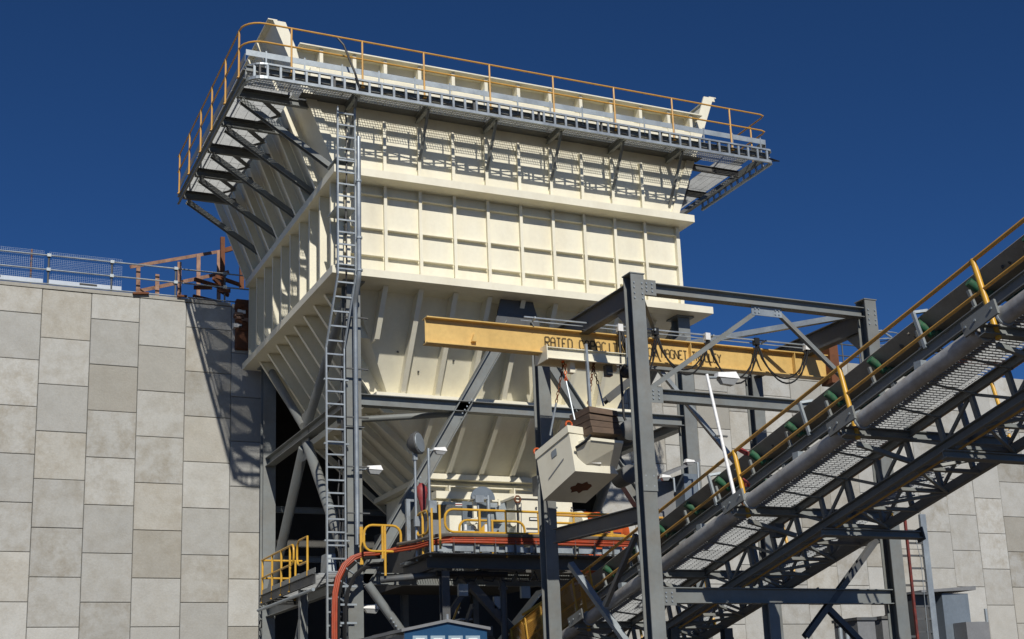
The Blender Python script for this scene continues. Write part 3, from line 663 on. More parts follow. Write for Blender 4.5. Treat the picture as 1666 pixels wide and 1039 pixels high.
# open tray to the right
C1 = onY(937, 728, ny - .1); C2 = onY(961, 711, ny - .35); C3 = onY(1014, 717, ny - .35); C4 = onY(955, 755, ny); C5 = onY(1004, 762, ny + .1)
MB().prism([C2, C3, C3 + V((0, .9, -.05)), C2 + V((-.25, .9, -.05))], (0, 0, -.06)).build('tray_top', 'cream', mg)
MB().prism([C2 + V((0, .02, -.06)), C3 + V((0, .02, -.06)), C5, C4], (0, .03, 0)).build('tray_front', 'cream', mg)
MB().prism([C1, C2 + V((0, 0, -.06)), C4, C4 + V((-.1, .1, -.05))], (0, .03, .02)).build('tray_side', 'cream', mg)
MB().prism([onY(960, 750, ny - .02), onY(978, 751, ny - .02), onY(978, 754, ny - .02), onY(960, 753, ny - .02)], (0, .03, 0)).build('nameplate', 'sign_white', mg)
# timber packing blocks
W0 = onY(957, 660, ny - .3); W1 = onY(1003, 668, ny - .3); W2 = onY(1013, 707, ny - .35); W3 = onY(965, 703, ny - .35)
for k in range(4):
    a0 = lerp(W0, W3, k / 4 + .012); a1 = lerp(W1, W2, k / 4 + .012); b0 = lerp(W0, W3, (k + 1) / 4 - .012); b1 = lerp(W1, W2, (k + 1) / 4 - .012)
    d = V((-.06, .75, -.03)); j = V((0, random.uniform(-.03, .03), 0))
    hexa([a0 + j, a1 + j, b1 + j, b0 + j], [a0 + d, a1 + d, b1 + d, b0 + d], 'timber_block', 'wood', mg)
p = onY(1022, 700, ny); MB().lathe(p + V((0, -.1, 0)), p + V((.2, .7, 0)), [(0, .1), (.06, .22), (.5, .22), (.52, .27), (.6, .27), (.62, .2), (1, .2)], 16).build('motor', 'dark_steel', mg, True)
p = onY(1026, 770, ny + .2); MB().lathe(p, p + V((.1, .7, 0)), [(0, .12), (.05, .2), (.9, .2), (1, .1)], 16).build('pulley', 'dark_steel', mg, True)
MB().path([C1, lerp(C1, C2, .5) + V((0, -.05, 0)), C2 + V((0, -.02, .05))], .03, 6).build('hose', 'black', mg)
B3 = B2 + off2; cc_ = (A2 + A3 + B2 + B3) / 4; eu = (B2 - A2) * .5; ev = (A3 - A2) * .5; nn = eu.cross(ev).normalized()
if nn.z > 0: nn = -nn
MB().prism([cc_ + nn * .003 + eu * (rx * math.cos(t)) + ev * (rx * .8 * math.sin(t)) for t, rx in [(k * math.pi / 8, .42 + .1 * math.sin(k * 2.7)) for k in range(16)]], nn * .003).build('rust_patch', 'rust', mg)
for pp in ((900, 731, 'mark'), ):
    e = lerp(A0, A1, .45) + (A3 - A0) * .22
    MB().prism([e + V((-.012, 0, 0)), e + (A1 - A0) * .15 + V((-.012, 0, 0)), e + (A1 - A0) * .15 + (A3 - A0) * .13 + V((-.012, 0, 0)), e + (A3 - A0) * .13 + V((-.012, 0, 0))], (-.004, 0, 0)).build('serial_plate', 'galv_dull', mg)
for p in (A0, A1, lerp(A1, B1, .8), B1 + off): MB().path(arc(p + V((.05, .05, .06)), .07, 0, 2 * math.pi, (1, 0, 0), (0, 0, 1), 10)[:-1], .022, 6, True).build('lifting_eye', 'motor_orange', mg)
# chains: alternating links
cn = thing('lifting_chains', 'rusty lifting chains and slings between the trolley and the magnet', 'chain', (8.6, MY, 8))
def chain(a, b, name='chain_leg', m='rust', n=None):
    a = V(a); b = V(b); L = (b - a).length; n = n or int(L / .075); d = (b - a).normalized(); u = d.orthogonal().normalized(); w_ = d.cross(u); mb = MB()
    for i in range(n):
        c = lerp(a, b, (i + .5) / n); sv = u if i % 2 else w_
        mb.path([c + d * (.05 * math.cos(t)) + sv * (.026 * math.sin(t)) for t in [k * math.pi / 4 for k in range(8)]], .010, 5, True)
    mb.build(name, m, cn)
L1 = onY(917, 588, MY); L2 = onY(965, 595, MY)
MB().path([onY(919, 578, MY), onY(915, 590, MY), L1], .03, 6).build('hook', 'motor_orange', cn)
chain(L1, onY(905, 655, MY + .2)); MB().tube(onY(905, 655, MY + .2), onY(895, 708, MY + .35), .022, 6).build('turnbuckle', 'galv', cn)
chain(onY(919, 592, MY), onY(921, 620, MY - .2), m='motor_orange', n=5); MB().tube(onY(921, 620, MY - .2), onY(935, 683, MY - .45), .02, 6).build('turnbuckle', 'galv', cn)
chain(L2, onY(957, 657, MY - .3)); chain(L2, onY(973, 625, MY)); MB().tube(onY(973, 625, MY), onY(982, 660, MY - .1), .02, 6).build('turnbuckle', 'galv', cn)
chain(onY(968, 583, MY), L2, n=4)

# ================================================================== INCLINED CONVEYOR
cvr = thing('inclined_conveyor', 'inclined belt conveyor on a dark steel truss with grating walkways', 'conveyor', (11.6, -20, 3))
CA = math.radians(13.44); CD = V((0, -math.cos(CA), math.sin(CA))); CN = V((0, math.sin(CA), math.cos(CA)))
R0 = V((0, -18.96, 5.87))
def cv(x, s, h): return R0 + V((x, 0, 0)) + CD * s - CN * h
S0, S1 = -9.0, 22.0
CXL, CXR = 10.95, 12.30; CC = (CXL + CXR) / 2
def cbox(s0, s1, x0, x1, h0, h1, mb=None):
    mb = mb or MB()
    vs = [cv(x0, s0, h1), cv(x1, s0, h1), cv(x1, s1, h1), cv(x0, s1, h1), cv(x0, s0, h0), cv(x1, s0, h0), cv(x1, s1, h0), cv(x0, s1, h0)]
    return mb.add(vs, [(0, 3, 2, 1), (4, 5, 6, 7), (0, 1, 5, 4), (1, 2, 6, 5), (2, 3, 7, 6), (3, 0, 4, 7)])
def sprof(prof, s0, s1):
    a = [cv(x, s0, h) for x, h in prof]; b = [cv(x, s1, h) for x, h in prof]; n = len(prof)
    return MB().add(a + b, [(i, (i + 1) % n, n + (i + 1) % n, n + i) for i in range(n)] + [tuple(range(n)), tuple(range(2 * n - 1, n - 1, -1))])
sprof([(CC - .53, -.62), (CC - .30, -.42), (CC + .30, -.42), (CC + .53, -.62), (CC + .52, -.635), (CC + .295, -.44), (CC - .295, -.44), (CC - .52, -.635)], S0, S1).build('belt', 'belt', cvr)
cbox(S0, S1, CC - .55, CC + .55, .27, .29).build('return_belt', 'rubber', cvr)
for x, w_ in ((CXL + .02, 1), (CXR - .02, -1)):
    MB().chan(cv(x, S0, .1), cv(x, S1, .1), .2, .07 * w_, up=CN).build('stringer', 'steel', cvr)
    MB().chan(cv(x, S0, 1.16), cv(x, S1, 1.16), .15, .07 * w_, up=CN).build('top_chord', 'steel', cvr)
    MB().chan(cv(x, S0, 1.73), cv(x, S1, 1.73), .16, .09 * w_, up=CN).build('bottom_chord', 'steel', cvr)
    s = S0 + .4; k = 0
    while s < S1 - .9:
        MB().bar(cv(x, s, 1.22), cv(x, s, 1.66), .07, .08, CD).build('truss_post', 'steel', cvr)
        if k % 2 == 0: MB().bar(cv(x, s + .08, 1.24), cv(x, s + .74, 1.64), .045, .05, CN).build('truss_diagonal', 'steel', cvr)
        else: MB().bar(cv(x, s + .08, 1.64), cv(x, s + .74, 1.24), .045, .05, CN).build('truss_diagonal', 'steel', cvr)
        s += .82; k += 1
# edge pipe and cover on the near walkway
WP = [-7.35, -4.1, -.85, 2.40, 5.65, 8.75, 12.1, 15.4, 18.6]      # post stations
st_post = []
for px_, py_ in ((1195, 741), (1362, 600.5), (1582, 424.6)):
    p = onX(px_, py_, 9.85); st_post.append((p - R0 - V((9.85, 0, 0))).dot(CD))
dS = (st_post[2] - st_post[0]) / 2
WP = [st_post[0] + dS * k for k in range(-4, 7)]
for a, b in zip(WP, WP[1:]):
    MB().tube(cv(9.74, a + .32, 1.14), cv(9.74, b - .12, 1.14), .135, 16).build('edge_pipe', 'edge_pipe', cvr, True)
    ep_ = COL.objects[-1]
    for q in (a + .32, b - .12): MB().path([cv(9.74, q, 1.14) + (V((1, 0, 0)) * math.cos(t) + CN * math.sin(t)) * .15 for t in [k * math.pi / 8 for k in range(16)]], .022, 6, True).build('pipe_collar', 'galv', ep_)
for i, s in enumerate(WP):
    # outrigger, bracket plate, handrail post
    cbox(s - .28, s + .42, 9.52, 9.56, .94, 1.17).build('bracket_or_shade_plate', 'steel', cvr)
    MB().ibeam(cv(9.56, s, 1.2), cv(13.25, s, 1.2), .16, .12, up=CN).build('outrigger', 'steel', cvr)
    MB().ibeam(cv(CXL - .2, s + .8, 1.92), cv(13.0, s + .8, 1.92), .14, .12, up=CN).build('cross_beam', 'steel', cvr)
    cbox(s + .7, s + .9, 13.0, 13.03, 1.78, 2.03).build('end_plate', 'dark_steel', cvr)
    MB().tube(cv(9.86, s, 1.32), cv(9.86, s, -.02), .045, 10).build('handrail_post', 'yellow', cvr, True)
    MB().tube(cv(13.2, s, 1.2), cv(13.2, s, 0), .035, 8).build('handrail_post', 'yellow', cvr, True)
    # belt cover bracket
    mb = MB().bar(cv(CXL - .03, s + .95, .05), cv(CXL - .08, s + .95, -.62), .05, .06, CD); mb.bar(cv(CXL - .08, s + .95, -.62), cv(CXL + .2, s + 1.0, -.66), .05, .05, CN); mb.build('cover_bracket', 'galv_dull', cvr)
    MB().bar(cv(CXL, s, 1.1), cv(CXL, s, .2), .08, .08, CD).build('stringer_post', 'steel', cvr)
    MB().bar(cv(CXR, s, 1.1), cv(CXR, s, .2), .08, .08, CD).build('stringer_post', 'steel', cvr)
    for q in range(4):
        sa, sb = s + .8 + dS * q / 4, s + .8 + dS * (q + 1) / 4
        MB().bar(cv(CXL if q % 2 else CXR, sa, 1.8), cv(CXR if q % 2 else CXL, sb, 1.8), .05, .05, CN).build('lateral_brace', 'steel', cvr)
        MB().bar(cv(CXL, sa, 1.78), cv(CXR, sa, 1.78), .06, .06, CN).build('cross_strut', 'steel', cvr)
        MB().bar(cv(CXL, sa, 1.25), cv(9.8, sa, 1.1), .025, .03, CN).build('walkway_bracket', 'steel', cvr)
        MB().bar(cv(CXR, sa, 1.25), cv(13.15, sa, 1.1), .025, .03, CN).build('walkway_bracket', 'steel', cvr)
for h, r in ((0, .034), (.5, .028)):
    for x in (9.86, 13.2): MB().tube(cv(x, WP[0] - .3, h), cv(x, WP[-1] + .3, h), r, 8).build('handrail', 'rail_orange', cvr, True)
MB().tube(cv(9.9, WP[0] - .3, .47), cv(9.9, WP[-1] + .3, .47), .016, 6).build('pull_cord', 'black', cvr)
# gratings: bars along the slope direction rows across
s = S0
while s < S1:
    e = min(s + 1.6, S1)
    for x0, x1 in ((10.0, 10.93), (12.34, 13.15)):
        MB().grating(cv(x0, s + .01, 1.05), (x1 - x0, 0, 0), CD * (e - s - .02), sp=.075, dep=.028, th=.010, rod=.12, up=CN).build('grating', 'grate', cvr)
    s = e
# idlers
def idler(s):
    e = bpy.data.objects.new('idler', None)
    fm = MB().bar(cv(CXL - .02, s, -.02), cv(CXR + .02, s, -.02), .07, .05, CN)
    for sg in (-1, 1):
        fm.bar(cv(CC + sg * .62, s, -.02), cv(CC + sg * .66, s, -.36), .05, .05, CD)
    f = fm.build('idler_frame', 'steel', cvr)
    MB().tube(cv(CC - .22, s, -.33), cv(CC + .22, s, -.33), .075, 12).build('roller', 'green', f, True)
    for sg in (-1, 1): MB().tube(cv(CC + sg * .32, s, -.32), cv(CC + sg * .60, s, -.53), .075, 12).build('roller', 'green', f, True)
s = S0 + .5
while s < S1: idler(s); s += 1.3
s = S0 + 1
while s < S1:
    MB().tube(cv(CXL + .05, s, .37), cv(CXR - .05, s, .37), .07, 10).build('return_roller', 'motor_orange', cvr, True); s += 3.1
MB().bar(cv(CXL + .12, S0, 1.84), cv(CXL + .12, S1, 1.84), .02, .03, CN).build('return_guard_bar', 'rail_orange', cvr)
MB().bar(cv(10.2, S0, .98), cv(10.2, S1, .98), .10, .06, CN).build('cable_tray', 'galv_dull', cvr)
# yellow mesh guard panels on the lower run
ms = [WP[0] + .1 + i * .9 for i in range(8)]
for a in ms:
    if a > -2.0: break
    mb = MB()
    for i in range(19): mb.bar(cv(9.8, a + i * .048, .02), cv(9.8, a + i * .048, .95), .008, .008)
    for i in range(20): mb.bar(cv(9.8, a, .03 + i * .048), cv(9.8, a + .87, .03 + i * .048), .008, .008)
    mb.build('mesh_guard', 'mesh_yellow', cvr)
    MB().path([cv(9.8, a, .02), cv(9.8, a + .87, .02), cv(9.8, a + .87, .96), cv(9.8, a, .96)], .02, 6, True).build('guard_frame', 'yellow', cvr)
for sx in (-7.0, -2.0, 8.0, 20.5):
    if sx < 3:
        for x in (CXL, CXR): p = cv(x, sx, 1.84); MB().ibeam((x, p.y, 0), (x, p.y, p.z), .2, .2, (0, 1, 0)).build('trestle_leg', 'dark_steel', cvr)
p = cv(CXL, 20.5, 1.84); q = cv(CXR, 20.5, 1.84)
MB().ibeam((CXL, p.y, 0), p, .25, .25, (0, 1, 0)).build('trestle_leg', 'dark_steel', cvr); MB().ibeam((CXR, q.y, 0), q, .25, .25, (0, 1, 0)).build('trestle_leg', 'dark_steel', cvr)
# red emergency stop and small fittings
for (a, b) in (((1204, 731), (1216, 738)), ((1206, 780), (1217, 789))):
    p = onX(*a, 9.95); q = onX(*b, 9.95); MB().bar(p, q, .09, .07).build('stop_switch', 'red', cvr)
p = cv(10.6, 2.7, 1.5); MB().box(p.x - .1, p.y - .1, p.z - .1, p.x + .1, p.y + .1, p.z + .15).build('junction_box', 'dark_steel', cvr)
# ================================================================== LOWER LEFT PLATFORM
lp = thing('side_platform', 'small grating platform with yellow handrails left of the hopper columns', 'platform', (5.8, -7, 5.6))
LX, LY0, LY1, LZ = 5.25, -9.85, -4.3, 5.62
ys = [LY0]
while ys[-1] < LY1 - .1: ys.append(min(ys[-1] + 1.0, LY1))
for a, b in zip(ys, ys[1:]): MB().grating((LX + .08, a + .01, LZ), (1.2, 0, 0), (0, b - a - .02, 0), sp=.06, dep=.03, th=.009, rod=.3).build('grating', 'grate', lp)
MB().chan((LX, LY1, LZ - .12), (LX, LY0, LZ - .12), .26, .08).build('edge_beam', 'dark_steel', lp)
MB().chan((LX, LY1, LZ - .12), (LX + 1.3, LY1, LZ - .12), .26, .08).build('edge_beam', 'dark_steel', lp)
MB().box(LX - .012, LY0, LZ + .03, LX - .002, LY1, LZ + .16).build('kick_plate', 'steel', lp)
MB().tube((LX - .12, LY1 - .1, LZ - .42), (LX - .12, LY0 - .2, LZ - .42), .045, 8).build('service_pipe', 'galv_dull', lp, True)
handrail(lp, [(LX, LY1, LZ), (LX, -7.45, LZ)], [(LX, y, LZ) for y in (-4.4, -5.5, -6.5, -7.4)], h=1.03, m='yellow', r=.03, drop=.2)
handrail(lp, [(LX + .05, LY1, LZ), (LX + 1.2, LY1, LZ)], [(LX + 1.0, LY1, LZ)], h=1.03, m='yellow', r=.03)
# the looped end rails
for (y0, y1, xx) in ((-8.1, -9.1, LX),):
    P = [(xx, y1, LZ), (xx, y1, LZ + 1.05)] + [tuple(p) for p in arc((xx, y0 - .25 + .0, LZ + .8), .25, math.pi / 2, 0, (0, 1, 0), (0, 0, 1), 5)] + [tuple(p) for p in arc((xx, y0 - .25, LZ + .65), .25, 0, -math.pi / 2, (0, 1, 0), (0, 0, 1), 5)] + [(xx, y1 + .03, LZ + .4)]
    MB().path(P, .03, 8).build('looped_rail', 'yellow', lp, True)
P = [(LX, -7.45, LZ + 1.03)] + [tuple(p) for p in arc((LX, -7.6, LZ + .86), .17, math.pi / 2, math.pi, (0, 1, 0), (0, 0, 1), 4)] + [tuple(p) for p in arc((LX, -7.6, LZ + .68), .17, math.pi, 1.5 * math.pi, (0, 1, 0), (0, 0, 1), 4)]
MB().path(P, .03, 8).build('looped_rail', 'yellow', lp, True)
p = onX(493, 1000, LX + .1)
MB().ibeam((LX + .1, p.y, 0), (LX + .1, p.y, LZ - .25), .2, .2, (1, 0, 0)).build('column', 'steel', lp)
MB().tube((LX + .2, p.y + .1, LZ - .5), (LX + .2, LY1 - 1.8, 2.2), .1, 10).build('brace', 'steel', lp, True)
MB().prism([(6.05, -8.3, LZ + .05), (6.05, -7.5, LZ + .05), (6.05, -7.65, LZ + .75), (6.05, -8.1, LZ + .75)], (.25, 0, 0)).build('equipment_guard', 'galv_dull', lp)
for z in (2.8, 4.2): MB().grating((5.4, -6, z), (1.2, 0, 0), (0, 2.2, 0), sp=.1, dep=.03, th=.01).build('stair_landing', 'grate', lp)
hk = thing('wall_cable_loops', 'thin black cable loops on the wall edge by the rear column', 'cable', (6, -1.2, 5))
for (a, b) in ((422, 978), (421, 1015)):
    P = arc(onX(a + 3, b, 6.0), .13, 0, 1.7 * math.pi, (0, 1, 0), (0, 0, 1), 12); MB().path(P, .018, 5).build('loop', 'black', hk)

# ================================================================== SERVICE PLATFORM around the feeder
sp_ = thing('feeder_platform', 'service platform with yellow handrails in front of the feeder', 'platform', (9, -11.5, 5.7))
SX, SY, SZ = 7.40, -12.39, 5.87; SXR = 14.2
MB().chan((SX, SY + .35, SZ - .2), (SXR, SY + .35, SZ - .2), .3, .09).build('edge_beam', 'dark_steel', sp_)
MB().box(SX - .2, SY - .24, SZ - .06, SXR, SY + .3, SZ - .045).build('shade_floor', 'dark_steel', sp_)  # solid floor added to throw shade on the edge beam
MB().box(SX - .2, SY + .3, SZ - .06, SX + .25, -11.0, SZ - .045).build('shade_floor', 'dark_steel', sp_)
MB().chan((SX + .2, -9.95, SZ - .2), (SX + .2, SY + .36, SZ - .2), .3, .09).build('edge_beam', 'dark_steel', sp_)
x = SX + .05
while x < SXR - .2:
    MB().grating((x, SY + .1, SZ), (0, 2.3, 0), (min(1.2, SXR - x), 0, 0), sp=.07, dep=.035, th=.012, rod=.25).build('grating', 'galv_dull', sp_); x += 1.22
for x in (SX + .15, 9.0, 11.2, 13.6):
    MB().ibeam((x, SY + .45, SZ - .22), (x, -9.95, SZ - .22), .3, .15).build('joist', 'dark_steel', sp_)
for (x, y) in ((7.9, -11.9), (11.6, -11.9), (13.6, -11.9)): MB().ibeam((x, y, 0), (x, y, SZ - .4), .2, .2, (0, 1, 0)).build('column', 'dark_steel', sp_)
MB().tube(onY(598, 950, -11.8), onY(670, 1050, -11.8), .11, 12).build('brace', 'steel', sp_, True)
for k in range(4): c = onY(636 + k * 4, 1006 + k * 6, -11.92); MB().tube(c, c + V((0, -.03, 0)), .025, 6).build('bolt', 'galv_dull', sp_)
MB().bar(onY(742, 925, -11.4), onY(850, 1045, -11.4), .2, .2).build('brace', 'dark_steel', sp_)
MB().bar(onY(700, 1045, -11.5), onY(780, 925, -11.5), .12, .12).build('brace', 'dark_steel', sp_)
MB().bar(onY(812, 1045, -11.2), onY(880, 960, -11.2), .5, .03).build('chute_plate', 'cream', sp_)
# handrails: rounded hoop panels
def hoop(a, b, z0, z1, name='handrail_panel', m='yellow', r=.032, post=True, parent=sp_):
    a = V(a); b = V(b); d = (b - a).normalized(); L = (b - a).length; R = min(.22, (z1 - z0) * .45)
    u = V((0, 0, 1)); z = u
    A = a.copy(); A.z = z0; B = b.copy(); B.z = z0
    P = []
    for c, a0 in ((A + d * R + u * R, math.pi), (A + d * (L - R) + u * R, 1.5 * math.pi), (A + d * (L - R) + u * (z1 - z0 - R), 0), (A + d * R + u * (z1 - z0 - R), .5 * math.pi)):
        P += arc(c, R, a0, a0 + math.pi / 2, d, u, 4)
    MB().path(P, r, 8, True).build(name, m, parent, True)
    if post:
        n = max(1, round(L / 1.6))
        for i in range(n):
            c = lerp(a, b, (i + .5) / n if n > 1 else .5); MB().tube((c.x, c.y, SZ), (c.x, c.y, z1), r, 8).build('post', m, parent, True)
h0, h1 = SZ + .5, SZ + 1.06
p0 = onY(724, 850, SY); p1 = onY(882, 860, SY)
hoop((p0.x, SY, 0), (p1.x + 2.9, SY, 0), h0, h1)
hoop((SX, SY + .15, 0), (SX, SY + 1.0, 0), h0, h1)
q0 = onY(592, 870, -11.0); q1 = onY(652, 868, -11.0)
hoop((q0.x, -11.0, 0), (q1.x, -11.0, 0), q0.z - .4, q0.z + .25)
MB().tube((q0.x + .55, -11.0, q0.z - 1.0), (q0.x + .55, -11.0, q0.z + .25), .032, 8).build('post', 'yellow', sp_, True)
for px_ in (497, 590): p = onY(px_ if px_ > 580 else 592, 873, -10.6); MB().tube((p.x - .05, -10.6, p.z - .7), (p.x - .05, -10.6, p.z + .25), .032, 8).build('post', 'yellow', sp_, True)
MB().tube(onY(905, 838, SY), onY(1032, 843, SY), .03, 8).build('rail', 'rail_orange', sp_, True)
MB().tube(onY(905, 862, SY), onY(1015, 871, SY), .03, 8).build('rail', 'rail_orange', sp_, True)
MB().tube(onY(1068, 842, -11), onY(1128, 843, -11), .035, 8).build('rail', 'rail_orange', sp_, True)
# ------------------------------------------------------------------ orange cables on a ladder along the platform edge
oc = thing('orange_power_cables', 'bundle of orange power cables curving off a ladder along the platform edge', 'cable', (6.9, -12, 5.9))
zc = SZ + .28
base = [V((13.5, SY - .14, zc)), V((10.2, SY - .14, zc + .02)), V((SX + .4, SY - .14, zc)), V((SX + .17, SY - .02, zc - .005)), V((SX, SY + .3, zc - .02)), V((SX - .12, SY + .8, zc - .04)), V((SX - .4, SY + 1.3, zc - .05))]
tail = [onY(*p, -10.62) for p in ((612, 902), (590, 903), (573, 909), (559, 922), (549, 942), (544, 968), (543, 1000), (543, 1045))]
P0 = base + tail
for k in range(6):
    o = V((.035 * (k % 3), -.03 * (k % 2), .05 * (k // 2 - 1) + random.uniform(-.01, .01)))
    o2 = V((.045 * (k % 3) - .03, -.02 * (k // 3), .05 * (k // 3)))
    MB().path([p + (o if i < len(base) else o2) + V((0, 0, random.uniform(-.012, .012))) for i, p in enumerate(P0)], .027, 7).build('cable', 'orange_cable', oc, True)
MB().path([p + V((-.02, -.05, .12)) for p in base], .045, 6).build('cable', 'rubber', oc, True)
MB().path([p + V((.12, .04, -.05)) for p in P0[len(base):]], .05, 6).build('cable', 'black', oc, True)
MB().path([p + V((.30, .06, -.22)) for p in P0[len(base):]], .06, 6).build('cable', 'black', oc, True)
for i in range(11):
    x = 7.9 + i * .55; MB().box(x, SY - .19, SZ - .03, x + .02, SY - .1, zc + .1).build('rung_clip', 'dark_steel', oc)
for i in range(9):
    x = 7.95 + i * .68
    MB().box(x, SY - .10, SZ + .02, x + .5, SY - .07, SZ + .2).build('tray_plate', 'galv_dull', oc)
for i in range(4): MB().bar(tail[2 + i] + V((.05, .0, -.03)), tail[2 + i] + V((.32, .1, -.17)), .05, .04).build('tray_rung', 'galv_dull', oc)
for i in range(7): z = 5.2 - i * .45; MB().box(tail[6].x + .18, -10.6, z, tail[6].x + .6, -10.55, z + .05).build('tray_rung', 'galv_dull', oc)
MB().path([V((7.7, SY + .5, SZ - .45)), V((9.6, SY + .5, SZ - .45))], .07, 8).build('conduit', 'black', oc)
# ------------------------------------------------------------------ drain pipe
dp = thing('drain_pipe', 'bent drain pipe darkened for shade, dropping below the feeder platform', 'pipe', (9.0, SY, 3))
DPY = -11.5
p = onY(818, 950, DPY)
MB().path([(p.x - 3.0, -10.8, SZ - .5), (p.x - 1.9, DPY, SZ - .45), (p.x - .18, DPY, SZ - .47), (p.x - .05, DPY, SZ - .52), (p.x, DPY, SZ - .68), (p.x + .03, DPY, 0)], .085, 12).build('pipe', 'dark_steel', dp, True)  # dark steel colour imitates the shade on this pipe
for z in (SZ - .8, 3.6): MB().tube((p.x, DPY, z), (p.x, DPY, z + .06), .12, 12).build('flange', 'dark_steel', dp)

# ================================================================== FEEDER under the hopper
fd = thing('apron_feeder', 'cream apron feeder housing with service doors below the hopper outlet', 'feeder', (11, -8, 5.8))
FY = -9.2
def pbox(a, b, y, dep, name, m, parent, **k):          # a: top-left pixel, b: bottom-right pixel measured on the face at depth y
    p = onY(*a, y); q = onY(*b, y); return MB().box(min(p.x, q.x), y, min(p.z, q.z), max(p.x, q.x), y + dep, max(p.z, q.z)).build(name, m, parent, **k)
pbox((731, 838), (752, 882), FY, 1.6, 'end_housing', 'cream', fd)
pbox((752, 815), (838, 884), FY + .5, 1.4, 'side_plate', 'galv_dull', fd)
a_ = pbox((838, 811), (880, 882), FY - .3, 1.4, 'drive_housing', 'cream', fd)
pbox((900, 816), (934, 884), FY - .25, 1.3, 'drive_housing', 'cream', fd)
pbox((836, 806), (882, 811.5), FY - .36, 1.5, 'housing_lid', 'cream', fd)
pbox((861, 841), (877, 847), FY - .32, .015, 'warning_label', 'black', fd)
pbox((862.5, 842.5), (875.5, 845.5), FY - .33, .01, 'label_text_band', 'sign_white', COL.objects[-1])
pbox((741, 818), (752, 823), FY + .3, .015, 'warning_label', 'sign_white', fd)
pbox((741, 819.5), (752, 821.5), FY + .292, .008, 'label_text_band', 'red', COL.objects[-1])
for i in range(3): pbox((857, 858 + i * 7), (879, 860 + i * 7), FY - .34, .04, 'louvre', 'shed_grey', fd)
p = onY(786, 812, FY - .1)
MB().prism([p + V((math.cos(t) * .36, 0, math.sin(t) * .36)) for t in [k * math.pi / 14 for k in range(15)]], (0, .05, 0)).build('half_round_guard', 'cabinet', fd)
pbox((770, 812), (777, 864), FY + .1, .1, 'bracket_post', 'cream', fd); pbox((811, 812), (814, 822), FY + .1, .1, 'bracket_post', 'cream', fd)
pbox((765, 812), (814, 816), FY + .12, .2, 'bracket_rail', 'cream', fd)
pbox((798, 846), (820, 849), FY - .2, .5, 'bracket_shelf', 'cream', fd)
MB().prism([onY(798, 852, FY), onY(817, 852, FY), onY(798, 878, FY)], (0, .03, 0)).build('bracket_web', 'galv_dull', fd)
for (x, y) in ((764, 850), (772, 848), (829, 853)): p = onY(x, y, FY - .1); MB().tube(p, p + V((0, -.25, 0)), .09, 10).build('hub', 'cream', fd, True)
MB().prism([onY(775, 868, FY - .05), onY(792, 850, FY - .05), onY(792, 880, FY - .05), onY(772, 880, FY - .05)], (0, .1, 0)).build('chain_guard', 'yellow', fd)
p = onY(842, 812, FY - .35)
MB().path(arc(p, .09, 0, 2 * math.pi, (1, 0, 0), (0, 0, 1), 10)[:-1], .028, 6, True).build('shackle', 'rust', fd)
MB().box(9.7, -7.6, 6.0, 14.2, -1.3, 7.9).build('pan_bed', 'shade_lining', fd)
pbox((880, 770), (935, 812), FY + 1.0, .6, 'top_housing', 'shed_grey', fd)
# ------------------------------------------------------------------ orange fluid coupling guard
mo = thing('drive_motor', 'round orange drive motor with cream end ring beside the feeder', 'motor', (12.5, FY, 6))
p = onY(948, 864, FY - .6); q = onY(1018, 866, FY - .6)
MB().lathe((p.x - .1, FY - .6, p.z), (q.x, FY - .2, p.z), [(0, .3), (.02, .50), (.10, .55), (.75, .55), (.82, .46), (1, .44)], 24).build('body', 'motor_orange', mo, True)
MB().lathe((p.x - .26, FY - .6, p.z), (p.x - .08, FY - .6, p.z), [(0, .36), (.15, .54), (1, .56)], 24).build('end_ring', 'cream', mo, True)
MB().box(p.x, FY - .9, 5.72, q.x, FY - .1, p.z - .48).build('base_frame', 'motor_orange', mo)
MB().tube((p.x + .5, FY - .5, p.z + .4), (p.x + .5, FY - .5, p.z + .55), .12, 10).build('filler_cap', 'motor_orange', mo, True)
vb = thing('grey_gearbox_cabinet', 'grey-blue steel cabinet with pitched roof beyond the gantry column', 'cabinet', (16, -11, 6))
p = onY(1112, 770, -11.5); q = onY(1140, 838, -11.5)
MB().box(p.x, -11.5, q.z, q.x + .02, -10.3, p.z).build('cabinet', 'cabinet', vb)
MB().box(p.x - .7, -11.0, q.z, p.x - .002, -10.2, p.z - .15).build('side_box', 'shed_grey', vb)
MB().prism([(p.x - .8, -11.6, p.z - .1), (q.x + .04, -11.6, p.z + .42), (q.x + .06, -11.6, p.z + .36), (p.x - .75, -11.6, p.z - .17)], (0, 1.4, 0)).build('roof', 'shed_grey', vb)
yv = thing('yellow_valve', 'yellow pipe valve beside the lower end of the conveyor', 'valve', (13, -12, 5))
p = onY(1082, 872, -12.5)
MB().lathe(p + V((-.15, 0, -.1)), p + V((.35, .1, .1)), [(0, .12), (.2, .2), (.45, .12), (.6, .22), (1, .18)], 12).build('body', 'yellow', yv, True)
MB().lathe(p + V((.3, .0, -.25)), p + V((1.0, .3, .45)), [(0, .16), (.5, .19), (1, .17)], 14).build('pipe', 'steel', yv, True)
MB().path(arc(p + V((.1, -.15, .28)), .14, 0, 2 * math.pi, (1, 0, 0), (0, 0, 1), 10)[:-1], .02, 6, True).build('handwheel', 'yellow', yv, True)

